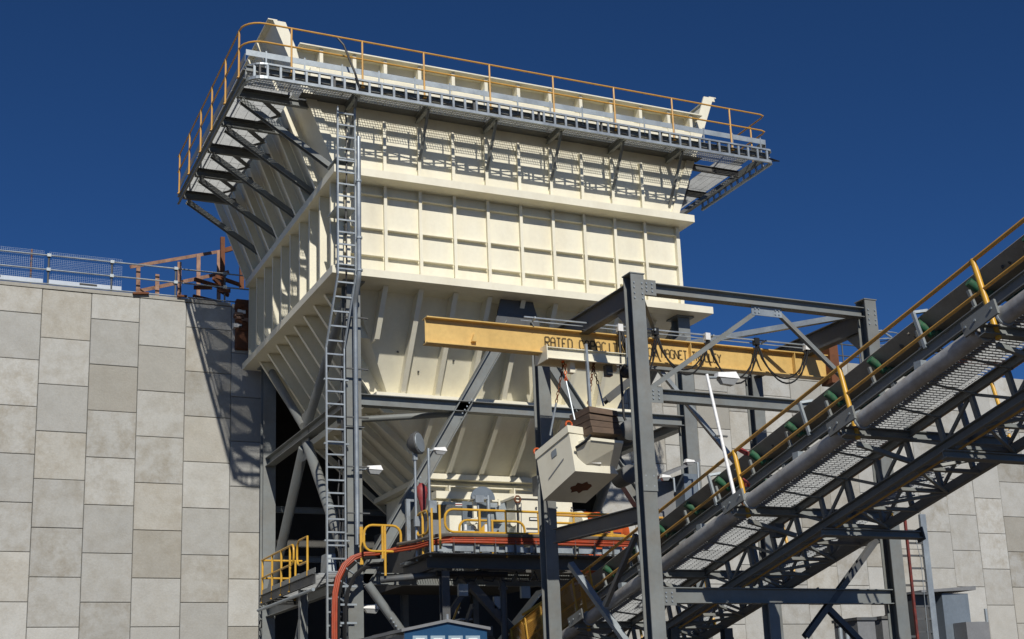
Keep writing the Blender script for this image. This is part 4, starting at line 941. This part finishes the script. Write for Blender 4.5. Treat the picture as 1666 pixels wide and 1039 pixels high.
# ================================================================== LAMPS
def bulkhead(parent, p, s=1.0, side=1):
    """street-lamp style luminaire: p = arm end, body reaches out to +x*side"""
    p = V(p); s *= 1.0
    MB().tube(p, p + V((.22 * s * side, 0, .02)), .03 * s, 8).build('arm', 'galv', parent, True)
    c = p + V((.2 * s * side, 0, 0))
    x0, x1 = c.x, c.x + .55 * s * side
    vs = [(x0, c.y - .10 * s, c.z + .02), (x0, c.y + .10 * s, c.z + .02), (x1, c.y + .15 * s, c.z - .0), (x1, c.y - .15 * s, c.z - .0), (x0 + .02 * side, c.y - .08 * s, c.z + .13 * s), (x0 + .02 * side, c.y + .08 * s, c.z + .13 * s), (x1 - .06 * side * s, c.y + .1 * s, c.z + .17 * s), (x1 - .06 * side * s, c.y - .1 * s, c.z + .17 * s)]
    MB().add(vs, [(0, 3, 2, 1), (4, 5, 6, 7), (0, 1, 5, 4), (1, 2, 6, 5), (2, 3, 7, 6), (3, 0, 4, 7)]).build('lamp_housing', 'white', parent)
    hsg = COL.objects[-1]
    vs = [(x0 + .06 * side * s, c.y - .09 * s, c.z), (x0 + .06 * side * s, c.y + .09 * s, c.z), (x1 - .03 * side * s, c.y + .13 * s, c.z - .01), (x1 - .03 * side * s, c.y - .13 * s, c.z - .01), (x0 + .14 * side * s, c.y - .06 * s, c.z - .12 * s), (x0 + .14 * side * s, c.y + .06 * s, c.z - .12 * s), (x1 - .12 * side * s, c.y + .08 * s, c.z - .14 * s), (x1 - .12 * side * s, c.y - .08 * s, c.z - .14 * s)]
    MB().add(vs, [(0, 3, 2, 1), (4, 5, 6, 7), (0, 1, 5, 4), (1, 2, 6, 5), (2, 3, 7, 6), (3, 0, 4, 7)]).build('lens', 'lens', hsg)
GL = 'white lamps around the plant'
l1 = thing('lamp', 'white lamp bracketed to the front left hopper column', 'lamp', onY(587, 764, -10.1), GL); bulkhead(l1, onY(586, 764, -10.15), .78)
MB().bar(onY(572, 765, -10.15), onY(588, 764, -10.15), .04, .04).build('bracket', 'galv', l1)
l2 = thing('lamp_post', 'white lamp on a thin post above the left end of the feeder platform', 'lamp', (SX, SY + .3, SZ), GL)
p = onX(697, 733, SX); MB().tube((SX, p.y, SZ - .1), (SX, p.y, p.z + .06), .035, 10).build('pole', 'galv', l2, True); bulkhead(l2, (SX, p.y, p.z), .62)
MB().box(SX - .05, p.y - .12, SZ + .95, SX + .14, p.y - .02, SZ + 1.25).build('switch_box', 'galv', l2)
l3 = thing('floodlight_post', 'dish shaped floodlight tilted on a thin post left of the feeder', 'lamp', (SX, -12.5, SZ))
p = onX(675, 742, SX - .02); MB().tube((SX - .02, p.y, SZ - .1), (SX - .02, p.y, p.z), .035, 10).build('pole', 'galv', l3, True)
c = V((SX - .02, p.y, p.z + .32)); ax = V((.66, -.7, .12)).normalized()
MB().lathe(c - ax * .2, c + ax * .14, [(0, .06), (.2, .16), (.55, .27), (.95, .3), (1, .28)], 18).build('reflector', 'dark_steel', l3, True)
MB().lathe(c + ax * .1, c + ax * .16, [(0, .27), (1, .25)], 18).build('face', 'galv_dull', l3)
MB().box(c.x - .05, c.y - .06, c.z - .42, c.x + .05, c.y + .06, c.z - .22).build('yoke', 'galv', l3)
MB().box(SX - .1, p.y - .14, SZ + .75, SX + .16, p.y - .04, SZ + 1.0).build('switch_box', 'galv', l3)
l4 = thing('lamp_post', 'white lamp on a tall leaning post fixed to the conveyor walkway', 'lamp', onX(1195, 805, 9.7), GL)
a = onX(1195, 806, 9.6); b = onX(1150, 609, 9.6)
MB().tube(a, b, .036, 10, .03).build('pole', 'white', l4, True); bulkhead(l4, b + (a - b).normalized() * .07 + V((.02, 0, 0)), .85)
MB().bar(lerp(a, b, .48) + V((-.12, 0, 0)), lerp(a, b, .48) + V((.14, 0, 0)), .04, .03).build('clamp', 'dark_steel', l4)
for nm, (hx_, hy_), (bx, by), lb in (('lamp_post', (1135, 752), (1139, 838), 'small white lamp on a post in front of the grey-blue cabinet'), ('lamp_post', (1096, 777), (1098, 800), 'small white lamp low beside the gantry column left of the cabinet')):
    a = onY(hx_, hy_, -12.0); b = onY(bx, by, -12.0); t = thing(nm, lb, 'lamp', b, GL)
    MB().tube(b, a, .03, 8).build('pole', 'galv', t, True); bulkhead(t, a + V((0, 0, -.02)), .55, -1)
l7 = thing('lamp', 'white lamp low on the shaded side behind the front left column', 'lamp', onY(588, 988, -9.4), GL); bulkhead(l7, onY(580, 991, -9.4), .8)
hs = thing('warning_horn', 'dull red warning horn between the two thin lamp posts', 'horn', onY(690, 820, -12))
p = onY(688, 803, -11.4)
MB().lathe(p + V((0, .1, .28)), p + V((0, 0, -.45)), [(0, .05), (.15, .14), (.35, .15), (.6, .10), (1, .06)], 14).build('body', 'red', hs, True)
MB().tube(p + V((0, .05, -.45)), p + V((0, .05, -1.3)), .04, 8).build('stem', 'dark_steel', hs, True)
sg = thing('galvanised_post', 'square galvanised post standing on the platform by the red horn', 'post', onY(664, 880, -12.2))
a = onY(663, 812, -11.3); b = onY(667, 898, -11.3); MB().box(a.x - .05, -11.35, b.z, a.x + .05, -11.25, a.z).build('upright', 'galv', sg); MB().box(a.x + .05, -11.34, a.z - .06, a.x + .16, -11.26, a.z).build('arm', 'galv', sg)
bp = thing('blue_grey_pole', 'blue-grey pole standing before the half-round guard of the feeder', 'pole', onY(795, 880, SY + .1))
a = onY(794, 806, SY + .1); b = onY(797, 884, SY + .1); MB().tube(b, a, .05, 10).build('pole', 'galv_dull', bp, True); MB().box(a.x - .45, SY + .05, a.z - .1, a.x - .02, SY + .12, a.z - .04).build('arm', 'galv', bp)
MB().tube(a + V((-.28, 0, -.1)), a + V((-.26, 0, -1.1)), .025, 8).build('hanger', 'galv', bp, True); MB().box(a.x - .38, SY, a.z - .2, a.x - .16, SY + .1, a.z - .02).build('instrument', 'galv', bp)

# ================================================================== BLUE CABIN
kb = thing('blue_cabin', 'blue gabled cabin front with pale lettering at the bottom edge', 'cabin', (4.9, -16, 0))
KY = -17.0
a = onY(658, 1028, KY); b = onY(727, 1012, KY); c = onY(792, 1025, KY)
MB().prism([(a.x, KY, 0), (c.x, KY, 0), (c.x, KY, c.z), (b.x, KY, b.z), (a.x, KY, a.z)], (0, .05, 0)).build('gable_wall', 'blue', kb)
MB().box(a.x + .01, KY + .05, 0, c.x - .01, KY + 3.0, a.z - .05).build('body', 'shed_grey', kb)
for (p, q) in ((a, b), (b, c)):
    e = V((.06, 0, 0)) if q is c else V((-.08, 0, 0))
    P = [V((p.x, KY - .06, p.z)) + (e if p is a else V()), V((q.x, KY - .06, q.z)) + (e if q is c else V())]
    MB().prism([P[0], P[1], P[1] + V((0, 0, .06)), P[0] + V((0, 0, .06))], (0, 3.2, 0)).build('roof_sheet', 'shed_grey', kb)
MB().box(b.x - .02, KY - .05, b.z + .06, b.x + .02, KY, b.z + .16).build('finial', 'galv', kb)
lx = [671, 700, 729, 757]
for x in lx:
    p = onY(x, 1034, KY); q = onY(x + 24, 1060, KY)
    MB().box(p.x, KY - .02, q.z, q.x, KY - .001, p.z).build('letter_panel', 'sign_pale', kb)
    MB().box(p.x + .06, KY - .03, p.z - .3, q.x - .06, KY - .021, p.z - .05).build('letter_face', 'white', COL.objects[-1])

# ================================================================== RIGHT: ladder, sheds, fence
ld = thing('access_ladder', 'vertical access ladder with red left stile below the conveyor', 'ladder', (17, -16, 0))
yl = -17.5
p = onY(1474, 862, yl); q = onY(1500, 850, yl)
MB().bar((p.x, yl, 0), (p.x, yl, p.z + .3), .06, .05, (0, 1, 0)).build('stile', 'ladder_red', ld)
MB().bar((q.x + .02, yl, 0), (q.x + .02, yl, q.z + .2), .17, .07, (0, 1, 0)).build('stile', 'galv_dull', ld)
pr = None; k = 0
while 2.9 + k * .3 < p.z:
    cpt = V((p.x, yl, 2.9 + k * .3))
    if pr is None: pr = MB().bar(cpt, cpt + V((q.x - p.x, 0, 0)), .045, .045).build('rung', 'dark_steel', ld, org=cpt); pb = pr.location - cpt
    else: dup(pr, ld, cpt + pb)
    k += 1
for z in (3.4, 4.6, 5.3): MB().bar((p.x - .55, yl + .05, z), (p.x, yl + .05, z), .05, .05).build('standoff', 'dark_steel', ld)
MB().path([(p.x + .18, yl - .05, 5.9), (p.x + .3, yl - .06, 5.2), (p.x + .26, yl - .06, 3), (p.x + .28, yl - .06, 1)], .008, 5).build('cable', 'galv_dull', ld)
sh = thing('grey_shed', 'grey sheet metal switch shed with flat roof at the right', 'shed', (20, -13, 0))
ysd = -14.0
p = onY(1532, 965, ysd); q = onY(1574, 962, ysd); 
MB().box(p.x, ysd, 0, q.x, ysd + 1.6, p.z).build('cabinet_body', 'cabinet', sh)
MB().box(p.x - .75, ysd + .3, 0, p.x - .002, ysd + 1.5, p.z - .02).build('side_body', 'dark_steel', sh)
MB().prism([(p.x - .8, ysd - .12, p.z + .01), (q.x + .2, ysd - .12, p.z + .09), (q.x + .2, ysd - .12, p.z + .2), (p.x - .8, ysd - .12, p.z + .07)], (0, 1.9, 0)).build('roof', 'shed_grey', sh)
MB().box(q.x - .65, ysd - .5, 0, q.x + .15, ysd - .02, onY(1560, 1014, ysd).z).build('locker', 'shed_grey', sh)
for i, (a, b, y, lb) in enumerate((((1394, 1004), (1428, 1060), -13.2, 'dark equipment box behind the braces left of the big column'), ((1434, 1002), (1458, 1060), -12.6, 'dark equipment box partly hidden behind the big column'), ((1480, 995), (1500, 1060), -12.2, 'dark equipment box behind the access ladder'))):
    p = onY(*a, y); q = onY(*b, y); t = thing('equipment_box', lb, 'box', ((p.x + q.x) / 2, y, 0), 'dark equipment boxes')
    MB().box(p.x, y, 0, q.x, y + 1, p.z - .08).build('body', 'shed_grey', t); MB().box(p.x - .04, y - .05, p.z - .08, q.x + .04, y + 1.05, p.z).build('lid', 'dark_steel', t)
fe = thing('mesh_gate', 'short wire mesh gate beside the grey shed', 'fence', (23, -10, 0))
yf = -12.0; a = onY(1588, 1013, yf); b = onY(1603, 990, yf)
MB().tube((b.x, yf, 0), (b.x, yf, b.z), .045, 8).build('post', 'galv_dull', fe); MB().tube((a.x, yf, a.z), (b.x, yf, a.z), .035, 8).build('rail', 'galv_dull', fe)
mb = MB(); [mb.bar((a.x - .1 + i * .07, yf, 0), (a.x - .1 + i * .07, yf, a.z), .008, .008) for i in range(int((b.x - a.x) / .07) + 2)]; [mb.bar((a.x - .1, yf, i * .15), (b.x, yf, i * .15), .008, .008) for i in range(int(a.z / .15))]; mb.build('mesh', 'wire', fe)
for i, x in enumerate((1366, 1378)):
    a = onY(x, 1018 + 8 * i, -16); t = thing('pipe_stub', ('left' if i == 0 else 'right') + ' of two capped pipe stubs below the lower gantry beam', 'pipe', (a.x, -16, 0))
    MB().tube((a.x, -16, 0), (a.x, -16, a.z), .06, 10).build('pipe', 'galv_dull', t, True); MB().tube((a.x, -16, a.z), (a.x, -16, a.z + .06), .12, 10).build('cap', 'dark_steel', t)

# ================================================================== WALL TOP: guard rails, mesh, toe boards
gr = thing('wall_guard_rail', 'galvanised pipe guard rail with mesh along the left wall top', 'guard rail', (0, .1, WALL_TOP))
yg = 0.15; zt = WALL_TOP
for z, r in ((.1, .025), (.58, .026), (1.06, .026)): MB().tube((-14, yg, zt + z), (6.2, yg, zt + z), r, 8).build('rail', 'galv', gr, True)
for x in [-13 + 2.02 * i for i in range(5)] + [onY(79, 437, yg).x, onY(182, 445, yg).x, onY(286, 455, yg).x, onY(366, 465, yg).x]:
    MB().tube((x, yg + .03, zt - .2), (x, yg + .03, zt + 1.12), .032, 8).build('post', 'dark_steel', gr, True)
    for z in (.58, 1.06): MB().box(x - .06, yg - .05, zt + z - .05, x + .06, yg + .09, zt + z + .05).build('clamp', 'galv_dull', gr)
for (xa, xb, hh) in ((onY(0, 410, yg).x - 2.4, onY(72, 414, yg).x, 1.22), (onY(81, 414, yg).x, onY(199, 430, yg).x, 1.2)):
    mb = MB(); n = int((xb - xa) / .06)
    for i in range(n + 1): mb.bar((xa + i * (xb - xa) / n, yg + .07, zt + .15), (xa + i * (xb - xa) / n, yg + .07, zt + hh), .004, .004)
    for i in range(19): mb.bar((xa, yg + .07, zt + .15 + i * (hh - .15) / 18), (xb, yg + .07, zt + .15 + i * (hh - .15) / 18), .004, .004)
    mb.build('mesh_panel', 'wire', gr)
    MB().box(xa, yg + .02, zt + .1, xb, yg + .04, zt + .26).build('toe_board', 'toe_board', gr)
    MB().box(xa + (xb - xa) * .42, yg + .01, zt + .18, xa + (xb - xa) * .66, yg + .019, zt + .24).build('maker_strip', 'black', gr)
p = onY(52, 425, yg); MB().tube((p.x, yg + .25, zt - .1), (p.x, yg + .25, zt + 1.3), .03, 8).build('scaffold_tube', 'rust', gr)
tf = thing('timber_barricade', 'rough brown timber barricade on the wall top beside the hopper', 'barricade', (5, 1, WALL_TOP))
yt = .75
def plank(a, b, ya, yb, w_=.11, t=.05): MB().bar(onY(*a, ya), onY(*b, yb), t, w_).build('plank', 'timber', tf)
plank((212, 434), (362, 408), .35, 2.2)
plank((222, 474), (372, 442), .45, 2.2, .12)
for (x, yb, yt_, yy) in ((225, 478, 434, .4), (256, 470, 446, .5), (292, 476, 426, .8), (323, 470, 414, 1.3), (356, 470, 408, 1.9)):
    a = onY(x, yb, yy); b = onY(x, yt_, yy); MB().bar(a - V((0, 0, .5)), b, .13, .05, (0, 1, 0)).build('upright', 'timber', tf)
for (x, y0, y1) in ((362, 470, 386), (393, 470, 392)):
    a = onY(x, y0, 1.4); b = onY(x, y1, 1.4); MB().bar(a, b, .14, .14, (0, 1, 0)).build('post', 'rust', tf)
MB().bar(onY(362, 408, 1.4), onY(415, 394, 1.4), .1, .16).build('plank', 'rust', tf)
for (a, b) in (((216, 477), (242, 477)), ((288, 481), (304, 482))): MB().bar(onY(*a, -.08), onY(*b, -.08), .12, .06).build('sole_plate', 'rust', tf)
rb = thing('rusty_formwork', 'jumble of rusty formwork and brackets between wall top and hopper', 'formwork', (6, -.5, 15))
for i in range(9):
    a = onY(random.uniform(310, 410), random.uniform(455, 495), random.uniform(.1, .8)); d = V((random.uniform(-1, 1), random.uniform(-.4, .4), random.uniform(-.15, .15))) * .55
    MB().bar(a - d, a + d, .08, .12).build('formwork_piece', random.choice(('rust', 'timber', 'dark_steel')), rb)
for i in range(9):
    a = onY(random.uniform(378, 398), 500 + i * 4.5, -.15); MB().box(a.x - .12, -.3, a.z - .05, a.x + .14, -.02, a.z + .08).build('bracket', random.choice(('rust', 'timber', 'sign_white')), rb)
MB().box(5.35, -.25, 14.2, 6.5, .02, 15.9).build('backing_plate', 'rust', rb)
# right hand wall top: caged ladder and guard rail
cg = thing('caged_ladder', 'caged ladder with hoops and guard rail on the right wall top', 'ladder cage', (26, 1, WALL_TOP))
zt = WALL_TOP - .1; y0 = .6
xa = onY(1342, 560, y0).x; xb = onY(1412, 560, y0).x; xc = onY(1465, 560, y0).x
for z in (.15, .55, 1.05): MB().tube((xa, y0, zt + z), (xc + 3, y0, zt + z), .03, 8).build('rail', 'dark_steel', cg)
for i in range(9): x = xa + (xc + 3 - xa) * i / 8; MB().tube((x, y0, zt - .2), (x, y0, zt + 1.25), .03, 8).build('post', 'dark_steel', cg)
for i in range(6):
    z = zt + .1 + i * .28; MB().path([(xb + .6 + math.cos(t) * .75, y0 - .2 + math.sin(t) * .7, z) for t in [k * math.pi / 10 for k in range(21)]], .025, 6).build('hoop', 'galv_dull', cg)
for k in range(7): t = k * math.pi / 6; MB().bar((xb + .6 + math.cos(t) * .75, y0 - .2 + math.sin(t) * .7, zt), (xb + .6 + math.cos(t) * .75, y0 - .2 + math.sin(t) * .7, zt + 1.55), .03, .02).build('cage_strap', 'galv_dull', cg)
MB().path([(xb + .1, y0, zt), (xb + .1, y0, zt + 1.4), (xb + .3, y0, zt + 1.75), (xb + .8, y0, zt + 1.85), (xb + 1.3, y0, zt + 1.6), (xb + 1.5, y0, zt + 1.0), (xb + 1.5, y0, zt)], .05, 8).build('grab_rail', 'galv_dull', cg, True)
# ================================================================== SMALL FITTINGS THAT CLUTTER THE FEEDER LEVEL
def bolts(parent, o, ux, uy, nx, ny, dx, dy, r=.018, nrm=(0, -1, 0), m='galv_dull'):
    o = V(o); ux = V(ux); uy = V(uy); nrm = V(nrm)
    for i in range(nx):
        for j in range(ny):
            c = o + ux * (i * dx) + uy * (j * dy); MB().tube(c, c + nrm * .02, r, 6).build('bolt', m, parent)
# bolted end plates on the gantry
for (x, z) in ((GX0 + .12, 3.9), (GX0 + .12, 7.86), (GX0 + .12, 10.08)):
    MB().box(x + .02, GYF - .125, z - .08, x + .32, GYF - .113, z + .24).build('end_plate', 'steel', gn)
    bolts(gn, (x + .09, GYF - .126, z), (1, 0, 0), (0, 0, 1), 2, 3, .13, .08)
for (x, y) in ((GX0, GYF), (GX1, GYF)):
    for z in (9.9, 10.12): bolts(gn, (x - .09, y - .156, z), (1, 0, 0), (0, 0, 1), 2, 2, .18, .1)
    for z in (6.1, 6.3): bolts(gn, (x - .09, y - .156, z), (1, 0, 0), (0, 0, 1), 2, 1, .18, .1)
MB().box(GX0 - .16, GYF - .175, 6.0, GX0 + .16, GYF - .157, 6.45).build('splice_plate', 'steel', gn)
bolts(gn, (apx - .3, GYF - .032, 9.92), (1, 0, 0), (0, 0, 1), 2, 2, .09, .08); bolts(gn, (apx + .21, GYF - .032, 9.92), (1, 0, 0), (0, 0, 1), 2, 2, .09, .08)
# splices and bolts on the hopper frame
for (px_, py_) in ((668, 800), (752, 672)):
    p = onY(px_, py_, CYF - .17)
    for k in range(5): c = p + V((.07 * k, 0, .1 * k)); MB().tube(c, c + V((0, -.025, 0)), .022, 6).build('bolt', 'galv_dull', fr)
# girts and pipes in the dark bay behind the columns
for z in (2.6, 4.1, 7.2, 8.8): MB().ibeam((CX0 + .3, -.5, z), (CX1 - .3, -.5, z), .2, .12).build('girt', 'steel', fr)
for x in (8.4, 10.9, 13.4): MB().ibeam((x, -.75, 0), (x, -.75, 8.6), .24, .2, (0, 1, 0)).build('rear_post', 'steel', fr)
MB().tube((6.8, -2.5, 6.4), (9.6, -2.5, 6.5), .1, 10).build('rear_pipe', 'galv_dull', fr, True)
# equipment under the feeder platform
ue = thing('underfloor_machinery', 'shadowed machinery, stair and pipework beneath the feeder platform', 'machinery', (9, -10, 3))
MB().box(8.2, -8.6, 0, 10.6, -5.4, 4.4).build('machine_body', 'shed_grey', ue)
MB().lathe((8.6, -9.3, 3.6), (10.4, -9.3, 3.6), [(0, .3), (.05, .5), (.9, .5), (1, .3)], 16).build('drum', 'dark_steel', ue, True)
for i in range(9): z = 1.0 + i * .42; MB().box(7.3 + i * .17, -11.0, z, 7.65 + i * .17, -10.1, z + .04).build('stair_tread', 'galv_dull', ue)
for y in (-11.02, -10.08): MB().bar((7.4, y, .9), (9.0, y, 4.75), .05, .2, (0, 1, 0)).build('stair_stringer', 'dark_steel', ue)
for y in (-11.02,): MB().bar((7.4, y, 1.9), (9.0, y, 5.6), .04, .04, (0, 1, 0)).build('stair_rail', 'yellow', ue)
for (a, b) in (((845, 1020), (905, 985)), ((850, 1000), (905, 965))): MB().tube(onY(*a, -12), onY(*b, -12), .035, 8).build('stair_rail', 'yellow', ue, True)
for (x, y, z) in ((8.4, -11.6, 4.9), (9.4, -11.5, 4.6), (10.3, -11.2, 4.9)): MB().box(x, y, z, x + .25, y + .1, z + .3).build('junction_box', 'galv_dull', ue)
for i in range(6):
    x = 7.9 + i * .5; MB().path([(x, SY + .6, SZ - .35), (x + .1, SY + .6, SZ - .6), (x + .35, SY + .6, SZ - .62), (x + .5, SY + .6, SZ - .38)], .02, 5).build('slack_cable', 'black', ue)
# extra rails, posts and instruments on the feeder platform
for px_ in (703, 716): p = onX(px_, 870, SX); MB().tube((SX, p.y, SZ), (SX, p.y, SZ + 1.06), .03, 8).build('post', 'yellow', sp_, True)
for x in (9.4, 10.3, 11.3, 12.4): MB().tube((x, SY + .02, SZ - .1), (x, SY + .02, SZ + 1.06), .03, 8).build('post', 'yellow', sp_, True)
hoop((8.75, -10.9, 0), (10.6, -10.9, 0), SZ + .45, SZ + 1.05)
hoop((11.2, -10.9, 0), (13.2, -10.9, 0), SZ + .45, SZ + 1.05)
MB().box(SX + .05, SY - .01, SZ + .02, SXR, SY + .0, SZ + .16).build('kick_plate', 'galv_dull', sp_)
for (x, y, z, w_, h_) in ((8.0, -11.6, 5.9, .3, .45), (8.7, -11.3, 5.9, .3, .7), (9.4, -10.6, 5.9, .5, .5), (12.7, -11.6, 5.9, .4, .7)): MB().box(x, y, z, x + w_, y + .25, z + h_).build('control_box', 'galv_dull', sp_)
pbox((700, 845), (731, 884), FY + .4, .8, 'guard_panel', 'shed_grey', fd)
pbox((752, 815), (800, 884), FY + .45, .03, 'guard_sheet', 'cabinet', fd)
for k in range(4): p = onY(758 + k * 11, 872, FY - .05); MB().tube(p, p + V((0, 0, .32)), .04, 8).build('grease_line', 'white', fd, True)
MB().prism([onY(806, 826, FY + .3), onY(838, 806, FY + .3), onY(838, 884, FY + .3), onY(812, 884, FY + .3)], (0, .05, 0)).build('side_sheet', 'galv_dull', fd)
for (x, y) in ((846, 826), (872, 826), (846, 872), (905, 826), (930, 826)): p = onY(x, y, FY - .32); MB().tube(p, p + V((0, -.03, 0)), .03, 8).build('bolt', 'dark_steel', fd)
MB().bar(onY(848, 818, FY - .31), onY(848, 880, FY - .31), .02, .02).build('door_edge', 'shed_grey', fd)
p = onY(842, 818, FY - .36); MB().path([p, p + V((.0, -.02, -.4)), p + V((-.04, -.02, -1.1))], .03, 6).build('hose', 'black', fd)
# magnet: bolts, fins, cable box
e = lerp(A3, A2, .25) + (A0 - A3) * .28
MB().prism([e + V((-.008, 0, 0)), e + (A2 - A3) * .5 + (A0 - A3) * .12 + V((-.008, 0, 0)), e + (A2 - A3) * .5 + (A0 - A3) * .15 + V((-.008, 0, 0)), e + (A0 - A3) * .03 + V((-.008, 0, 0))], (-.002, 0, 0)).build('stencil_line', 'shed_grey', mg)
# conveyor fittings: bolts on the bracket plates, spillage on the belt edge
for s in WP:
    for q in (-.2, .0, .34):
        c = cv(9.515, s + q, 1.05); MB().tube(c, c + V((-.02, 0, 0)), .02, 6).build('bolt', 'galv_dull', cvr)
    MB().box(*(cv(9.9, s + 1.7, .95) - V((.06, .08, .1))), *(cv(9.9, s + 1.7, .95) + V((.06, .08, .14)))).build('junction_box', 'galv_dull', cvr)
    MB().bar(cv(9.9, s - .1, 1.36), cv(10.9, s - .1, 1.62), .06, .08, CN).build('knee_brace', 'steel', cvr)
    MB().bar(cv(13.1, s - .1, 1.36), cv(12.4, s - .1, 1.62), .06, .08, CN).build('knee_brace', 'steel', cvr)
ore = MB(); rr = random.Random(3)
for i in range(900):
    s = rr.uniform(S0, S1); x = CC + rr.gauss(0, .17); r_ = rr.uniform(.03, .085); c = cv(x, s, -.47 - r_ * .3 - max(0, .09 - abs(x - CC) * .3))
    vs = [c + V((rr.uniform(.6, 1) * r_ * a, rr.uniform(.6, 1) * r_ * b, rr.uniform(.6, 1) * r_ * d)) for a, b, d in ((1, 0, 0), (-1, 0, 0), (0, 1, 0), (0, -1, 0), (0, 0, 1), (0, 0, -1))]
    ore.add(vs, [(0, 2, 4), (2, 1, 4), (1, 3, 4), (3, 0, 4), (2, 0, 5), (1, 2, 5), (3, 1, 5), (0, 3, 5)])
oo = ore.build('ore', 'rubber'); tag(oo, 'loose dark ore lying on the conveyor belt', 'ore'); oo['kind'] = 'stuff'
